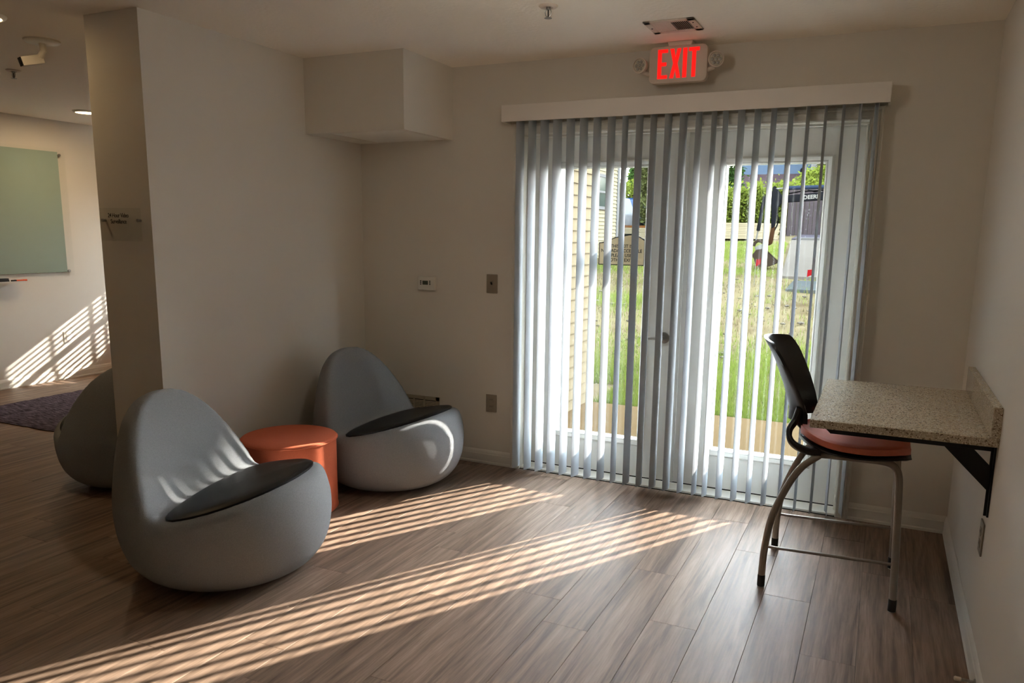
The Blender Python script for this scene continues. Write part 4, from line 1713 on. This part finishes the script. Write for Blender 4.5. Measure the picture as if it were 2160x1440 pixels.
# drive, kerb, asphalt
def slab(name, x0, x1, y0, y1, dz, m, x0b=None):
    n = 8
    v, f = [], []
    for i in range(n + 1):
        y = y0 + (y1 - y0) * i / n
        xl = x0 if x0b is None else x0 + (x0b - x0) * i / n
        v += [(xl, y, gz(y) + dz), (x1, y, gz(y) + dz), (xl, y, gz(y) - .25), (x1, y, gz(y) - .25)]
    for i in range(n):
        a = i * 4
        f += [(a, a + 1, a + 5, a + 4), (a, a + 4, a + 6, a + 2), (a + 1, a + 3, a + 7, a + 5)]
    f += [(0, 2, 3, 1), (n * 4, n * 4 + 1, n * 4 + 3, n * 4 + 2)]
    o = MB().add(v, f).build(name, m, None, smooth=False)
    o['kind'] = 'structure'
    return o


slab('drive', 1.25, 9, 12.4, 22.2, .035, M_DRIVE, .38)
slab('asphalt', .35, 9, 22.4, 25.6, .06, M_ASPH)
slab('kerb', .5, 9, 22.2, 22.4, .10, M_KERB)
slab('wet_strip', 1.55, 6, 10.6, 11.9, .02, mat('wet_concrete', ext(142, 148, 148), .9, spec=0.0, var=.1, vscale=5))

# fence
fe = thing('board_fence', 'grey weathered vertical board fence behind the excavator boom', 'fence', (2, 25, 1.5))
fb = None
i = 0
x = -.12
while x < 4.4:
    if fb is None:
        fb = MB().box(.004, .136, -.012, .012, 0, 1.72).build('fence_board', M_FENCE, None, smooth=False)
        o = fb
    else:
        o = fb.copy()
        COL.objects.link(o)
    o.parent = fe
    o.location = (x - 2, 0, random.uniform(-.02, .03) - .01)
    x += .142
    i += 1
for z in (1.75, 3.0):
    MB().box(-.12, 4.4, 25.014, 25.06, z - .05, z + .05).build('rail', M_FENCE, fe, smooth=False)
for x in (-.2, 2.1, 4.42):
    MB().box(x - .06, x + .06, 24.95, 25.08, 1.35, 3.28).build('post', M_EXCR if x < 0 else M_FENCE, fe, smooth=False)
for q in range(34):
    kx, kz = random.uniform(0, 2.2), random.uniform(1.6, 3.1)
    MB().lathe([(.001, 24.988), (random.uniform(.018, .035), 24.9875), (.001, 24.986)], (kx, 0, kz), 8, 'y').build('knot', M_DARK, fe)
# blue and white trailer / truck left of the fence
t = thing('pickup_truck', 'blue and white parked truck between excavator arm and fence', 'truck', (-.9, 31, 1.7))
MB().prism([(-2.0, 2.1), (.2, 2.1), (.2, 2.75), (-.1, 2.8), (-.35, 3.25), (-1.1, 3.25), (-1.2, 2.8), (-2.0, 2.75)], 'y', 31, 32.6).build('body', M_CARB, t, bevel=.04)
MB().prism([(-.18, 2.82), (-.40, 3.18), (-1.02, 3.18), (-1.1, 2.82)], 'y', 30.985, 31).build('side_window', M_CARG, t, smooth=False)
MB().box(-2.0, .2, 30.98, 31, 2.3, 2.5).build('side_stripe', M_CARP, t, smooth=False)
for x in (-1.6, -.2):
    MB().lathe([(.2, 30.98), (.34, 30.98), (.34, 31.2), (.2, 31.2)], (x, 0, 2.05), 20, 'y').build('wheel', M_TYRE, t)


def lumber(name, label, x0, z0, y0, L, rows, cols, tck, wid, ang, mats, topmat=None):
    t = thing(name, label, 'lumber', (x0, y0, z0), math.radians(ang))
    proto = {}
    for r in range(rows):
        for c in range(cols):
            m = topmat if (topmat and r >= rows - 1) else mats
            key = m.name
            if key not in proto:
                mb = MB().box(0, L, .004, wid - .004, .002, tck - .002)
                proto[key] = mb.build('board', m, None, smooth=False)
                o = proto[key]
            else:
                o = proto[key].copy()
                COL.objects.link(o)
            o.parent = t
            o.location = (random.uniform(-.05, .05), c * wid, r * tck + .06)
            if r == 0 and c == 0:
                pass
    for xx in (.3, L - .4):
        MB().box(xx, xx + .1, -.02, cols * wid, 0, .06).build('bearer', M_LUMEND, t, smooth=False, local=True)
    return t


lumber('lumber_stack', 'pale sawn lumber stack in front of the hedge, right door', -1.78, gz(22) - .01, 22, 1.9, 9, 5, .058, .19, 28, M_LUMBER)
lumber('lumber_stack', 'lumber stack with an orange top board, seen through the left door', -5.45, gz(20) + .02, 20, 1.9, 7, 4, .07, .24, 0, M_LUMBER, M_LUMBERO)
# rounded tarp heap in front
t = thing('tarp_heap', 'blue tarp heap on the grass before the orange topped lumber', 'tarp', (-4.85, 19.3, gz(19.3)))
bm = bmesh.new()
bmesh.ops.create_icosphere(bm, subdivisions=3, radius=1)
for vv in bm.verts:
    q = vv.co.copy()
    n_ = 1 + .12 * math.sin(q.x * 7) * math.cos(q.y * 6 + q.z * 5)
    vv.co = Vector((q.x * .42 * n_, q.y * .35 * n_, max(q.z, -.1) * .42 * n_))
me = bpy.data.meshes.new('cover')
bm.to_mesh(me)
bm.free()
me.shade_smooth()
me.materials.append(M_TARP)
o = bpy.data.objects.new('cover', me)
COL.objects.link(o)
o.parent = t
MB().box(-5.35, -5.0, 19.1, 19.4, gz(19) - .02, gz(19) + .30).build('crate', M_EXCR, t, smooth=False)

# parked cars behind
for nm, lb, x0, y0, m in (('parked_car', 'white and blue parked car beside the pale house corner', -7.35, 25.9, M_CARP), ('parked_car', 'pale parked car behind the orange topped lumber', -7.0, 28.1, M_CARB)):
    b0 = gz(y0)
    t = thing(nm, lb, 'car', (x0, y0, b0))
    MB().prism([(x0, b0 + .3), (x0 + .95, b0 + .3), (x0 + .98, b0 + .75), (x0 + .8, b0 + .95), (x0 + .62, b0 + 1.42), (x0 - .9, b0 + 1.42), (x0 - 1.2, b0 + .9), (x0 - 2.2, b0 + .8), (x0 - 2.2, b0 + .3)], 'y', y0, y0 + 1.7).build('body', m, t, bevel=.05)
    MB().prism([(x0 + .70, b0 + .95), (x0 + .55, b0 + 1.36), (x0 - .85, b0 + 1.36), (x0 - 1.05, b0 + .95)], 'y', y0 - .012, y0).build('side_window', M_CARG, t, smooth=False)
    for xx in (x0 + .45, x0 - 1.6):
        MB().lathe([(.18, y0 - .02), (.31, y0 - .02), (.31, y0 + .2), (.18, y0 + .2)], (xx, 0, b0 + .31), 20, 'y').build('wheel', M_TYRE, t)

# green utility cabinet
t = thing('utility_cabinet', 'low green utility cabinet with sloped lid behind the door sign', 'cabinet', (-4.1, 18, gz(18)))
g17 = gz(18)
MB().prism([(17.6, g17 - .05), (18.4, g17 - .05), (18.4, 1.38), (17.6, 1.24)], 'x', -4.46, -3.66).build('body', M_GREEN, t, bevel=.02)
MB().prism([(17.56, 1.235), (18.44, 1.385), (18.44, 1.44), (17.56, 1.29)], 'x', -4.50, -3.62).build('lid', M_GREEN, t, bevel=.01)
MB().box(-4.44, -4.26, 17.56, 17.6, 1.02, 1.20).build('hasp_plate', M_GREEND, t, smooth=False)
MB().box(-4.24, -3.64, 18.4, 18.46, 1.36, 1.49).build('rear_rim', M_GREEND, t, smooth=False)

# marker flags
for x, y, z, lb in ((1.86, 11.0, .70, 'red marker flag on the grey wet strip'), (.90, 11.2, .86, 'orange red marker flag left of the excavator bucket')):
    t = thing('marker_flag', lb, 'flag', (x, y, gz(y)))
    MB().tube([(x, y, gz(y) - .02), (x + .01, y, z + .18)], .006, 6).build('stake', M_ROD, t)
    MB().prism([(x + .01, z + .04), (x + .09, z + .08), (x + .10, z + .18), (x + .01, z + .17)], 'y', y - .004, y + .004).build('pennant', M_FLAG, t, smooth=False)

# ------------------------------------------------------------------ excavator
EY = 14.0
ex = thing('mini_excavator', 'dark mini excavator with raised boom and bucket by the fence', 'excavator', (4.2, EY, gz(EY)))
bo = MB().prism([(.93, 2.25), (1.0, 2.36), (1.44, 2.39), (1.86, 2.44), (2.6, 2.40), (3.5, 1.95), (3.7, 1.75), (3.55, 1.60), (2.6, 2.18), (1.86, 2.265), (1.44, 2.235), (1.0, 2.21)], 'y', EY - .09, EY + .09).build('boom', M_EXC, ex, bevel=.012)
me = text_mesh('DEERE', .115, .002, align='LEFT', offset=.004, spacing=1.02)
me.transform(Matrix.Diagonal((1.0, 1, 1, 1)))
me.materials.clear()
me.materials.append(M_DEERE)
o = bpy.data.objects.new('lettering', me)
COL.objects.link(o)
o.parent = bo
o.rotation_euler = (PI / 2, math.radians(-4.2), 0)
o.location = (1.425 - 4.2, -.0935, 2.276 - gz(EY))
cyl = MB().tube([(1.10, EY, 2.525), (2.3, EY, 2.55), (2.45, EY, 2.52)], .042, 14).build('arm_cylinder', M_EXCB, ex)
MB().tube([(.83, EY, 2.508), (1.11, EY, 2.525)], .018, 10).build('rod', M_ROD, cyl)
MB().tube([(1.5, EY - .06, 2.47), (1.65, EY - .07, 2.44), (1.8, EY - .06, 2.47), (2.2, EY - .05, 2.48)], .016, 8).build('hose', M_TYRE, ex)
MB().tube([(1.12, EY - .1, 2.40), (1.35, EY - .11, 2.44), (1.6, EY - .1, 2.45), (2.0, EY - .1, 2.47)], .014, 8).build('hose', M_TYRE, ex)
ar = MB().prism([(.77, 2.54), (.86, 2.50), (1.0, 2.32), (.97, 2.20), (.90, 2.10), (.86, 1.72), (.84, 1.66), (.79, 1.66), (.76, 2.10), (.75, 2.40)], 'y', EY - .075, EY + .075).build('arm', M_EXC, ex, bevel=.012)
MB().prism([(.785, 1.68), (.87, 1.68), (.83, 1.32), (.78, 1.28), (.745, 1.30)], 'y', EY - .06, EY + .06).build('arm_tip', M_EXCR, ar, bevel=.01)
MB().tube([(.80, EY, 2.515), (.80, EY - .01, 2.515)], .05, 14).build('pin', M_EXC, ar)
bc = MB().tube([(.605, EY, 2.34), (.56, EY, 2.09), (.505, EY, 1.59)], .04, 14).build('bucket_cylinder', M_EXC, ex)
MB().tube([(.505, EY, 1.60), (.468, EY, 1.34)], .016, 10).build('rod', M_ROD, bc)
MB().tube([(.605, EY, 2.34), (.72, EY, 2.42), (.78, EY, 2.45)], .03, 10).build('bracket', M_EXC, ex)
MB().tube([(.88, EY, 1.98), (.93, EY, 1.85), (.90, EY, 1.70), (.84, EY, 1.58)], .016, 8).build('hose', M_TYRE, ex)
lk = bez([(.43, EY, 1.25), (.46, EY, 1.33), (.53, EY, 1.37), (.62, EY, 1.34), (.78, EY, 1.30)], 5)
MB().tube(lk, .034, 10).build('link', M_BUCKET, ex)
MB().prism([(.47, 1.23), (.60, 1.30), (.64, 1.20), (.55, 1.10), (.50, 1.13)], 'y', EY - .08, EY + .08).build('link_plate', M_ROD, ex, bevel=.008)
bk = MB()
outl = [(.436, 1.05), (.52, 1.17), (.66, 1.20), (.80, 1.07), (.99, .905), (.90, .85), (.79, .805), (.66, .785), (.58, .80), (.52, .86), (.49, .96)]
bk.prism(outl, 'y', EY - .22, EY - .20)
bk.prism(outl, 'y', EY + .20, EY + .22)
back_c = [(.436, 1.05), (.49, .96), (.52, .86), (.58, .80), (.66, .785), (.79, .805), (.90, .85), (.99, .905)]
inner = [(p[0] + .02, p[1] + .022) for p in back_c]
bk.prism(back_c + inner[::-1], 'y', EY - .20, EY + .20)
bkt = bk.build('bucket', M_BUCKET, ex, smooth=False)
for i in range(4):
    y = EY - .19 + i * .115
    MB().prism([(.97, .895), (1.08, .93), (.98, .925)], 'y', y, y + .04).build('tooth', M_EXC, bkt, smooth=False)
# machine behind the door frame
b0 = gz(EY)
for s in (-.75, .35):
    MB().prism(rrect(3.3, 5.4, b0 - .02, b0 + .5, .24), 'y', EY + s, EY + s + .4).build('track', M_TYRE, ex)
MB().lathe([(.4, b0 + .45), (.45, b0 + .5), (.45, b0 + .66), (.4, b0 + .66)], (4.3, EY, 0), 24).build('turntable', M_EXC, ex)
MB().prism([(3.5, b0 + .66), (5.3, b0 + .66), (5.4, b0 + 1.1), (5.1, b0 + 1.5), (4.6, b0 + 1.5), (4.5, b0 + 1.1), (3.5, b0 + 1.0)], 'y', EY - .7, EY + .7).build('upper_body', M_YEL, ex, bevel=.04)
cab_ = MB()
for x, y in ((3.7, EY - .05), (4.6, EY - .05), (3.7, EY + .65), (4.6, EY + .65)):
    cab_.box(x - .03, x + .03, y - .03, y + .03, b0 + 1.0, b0 + 2.3)
cab_.box(3.62, 4.7, EY - .12, EY + .72, b0 + 2.3, b0 + 2.38)
cab_.build('canopy', M_EXC, ex, smooth=False)
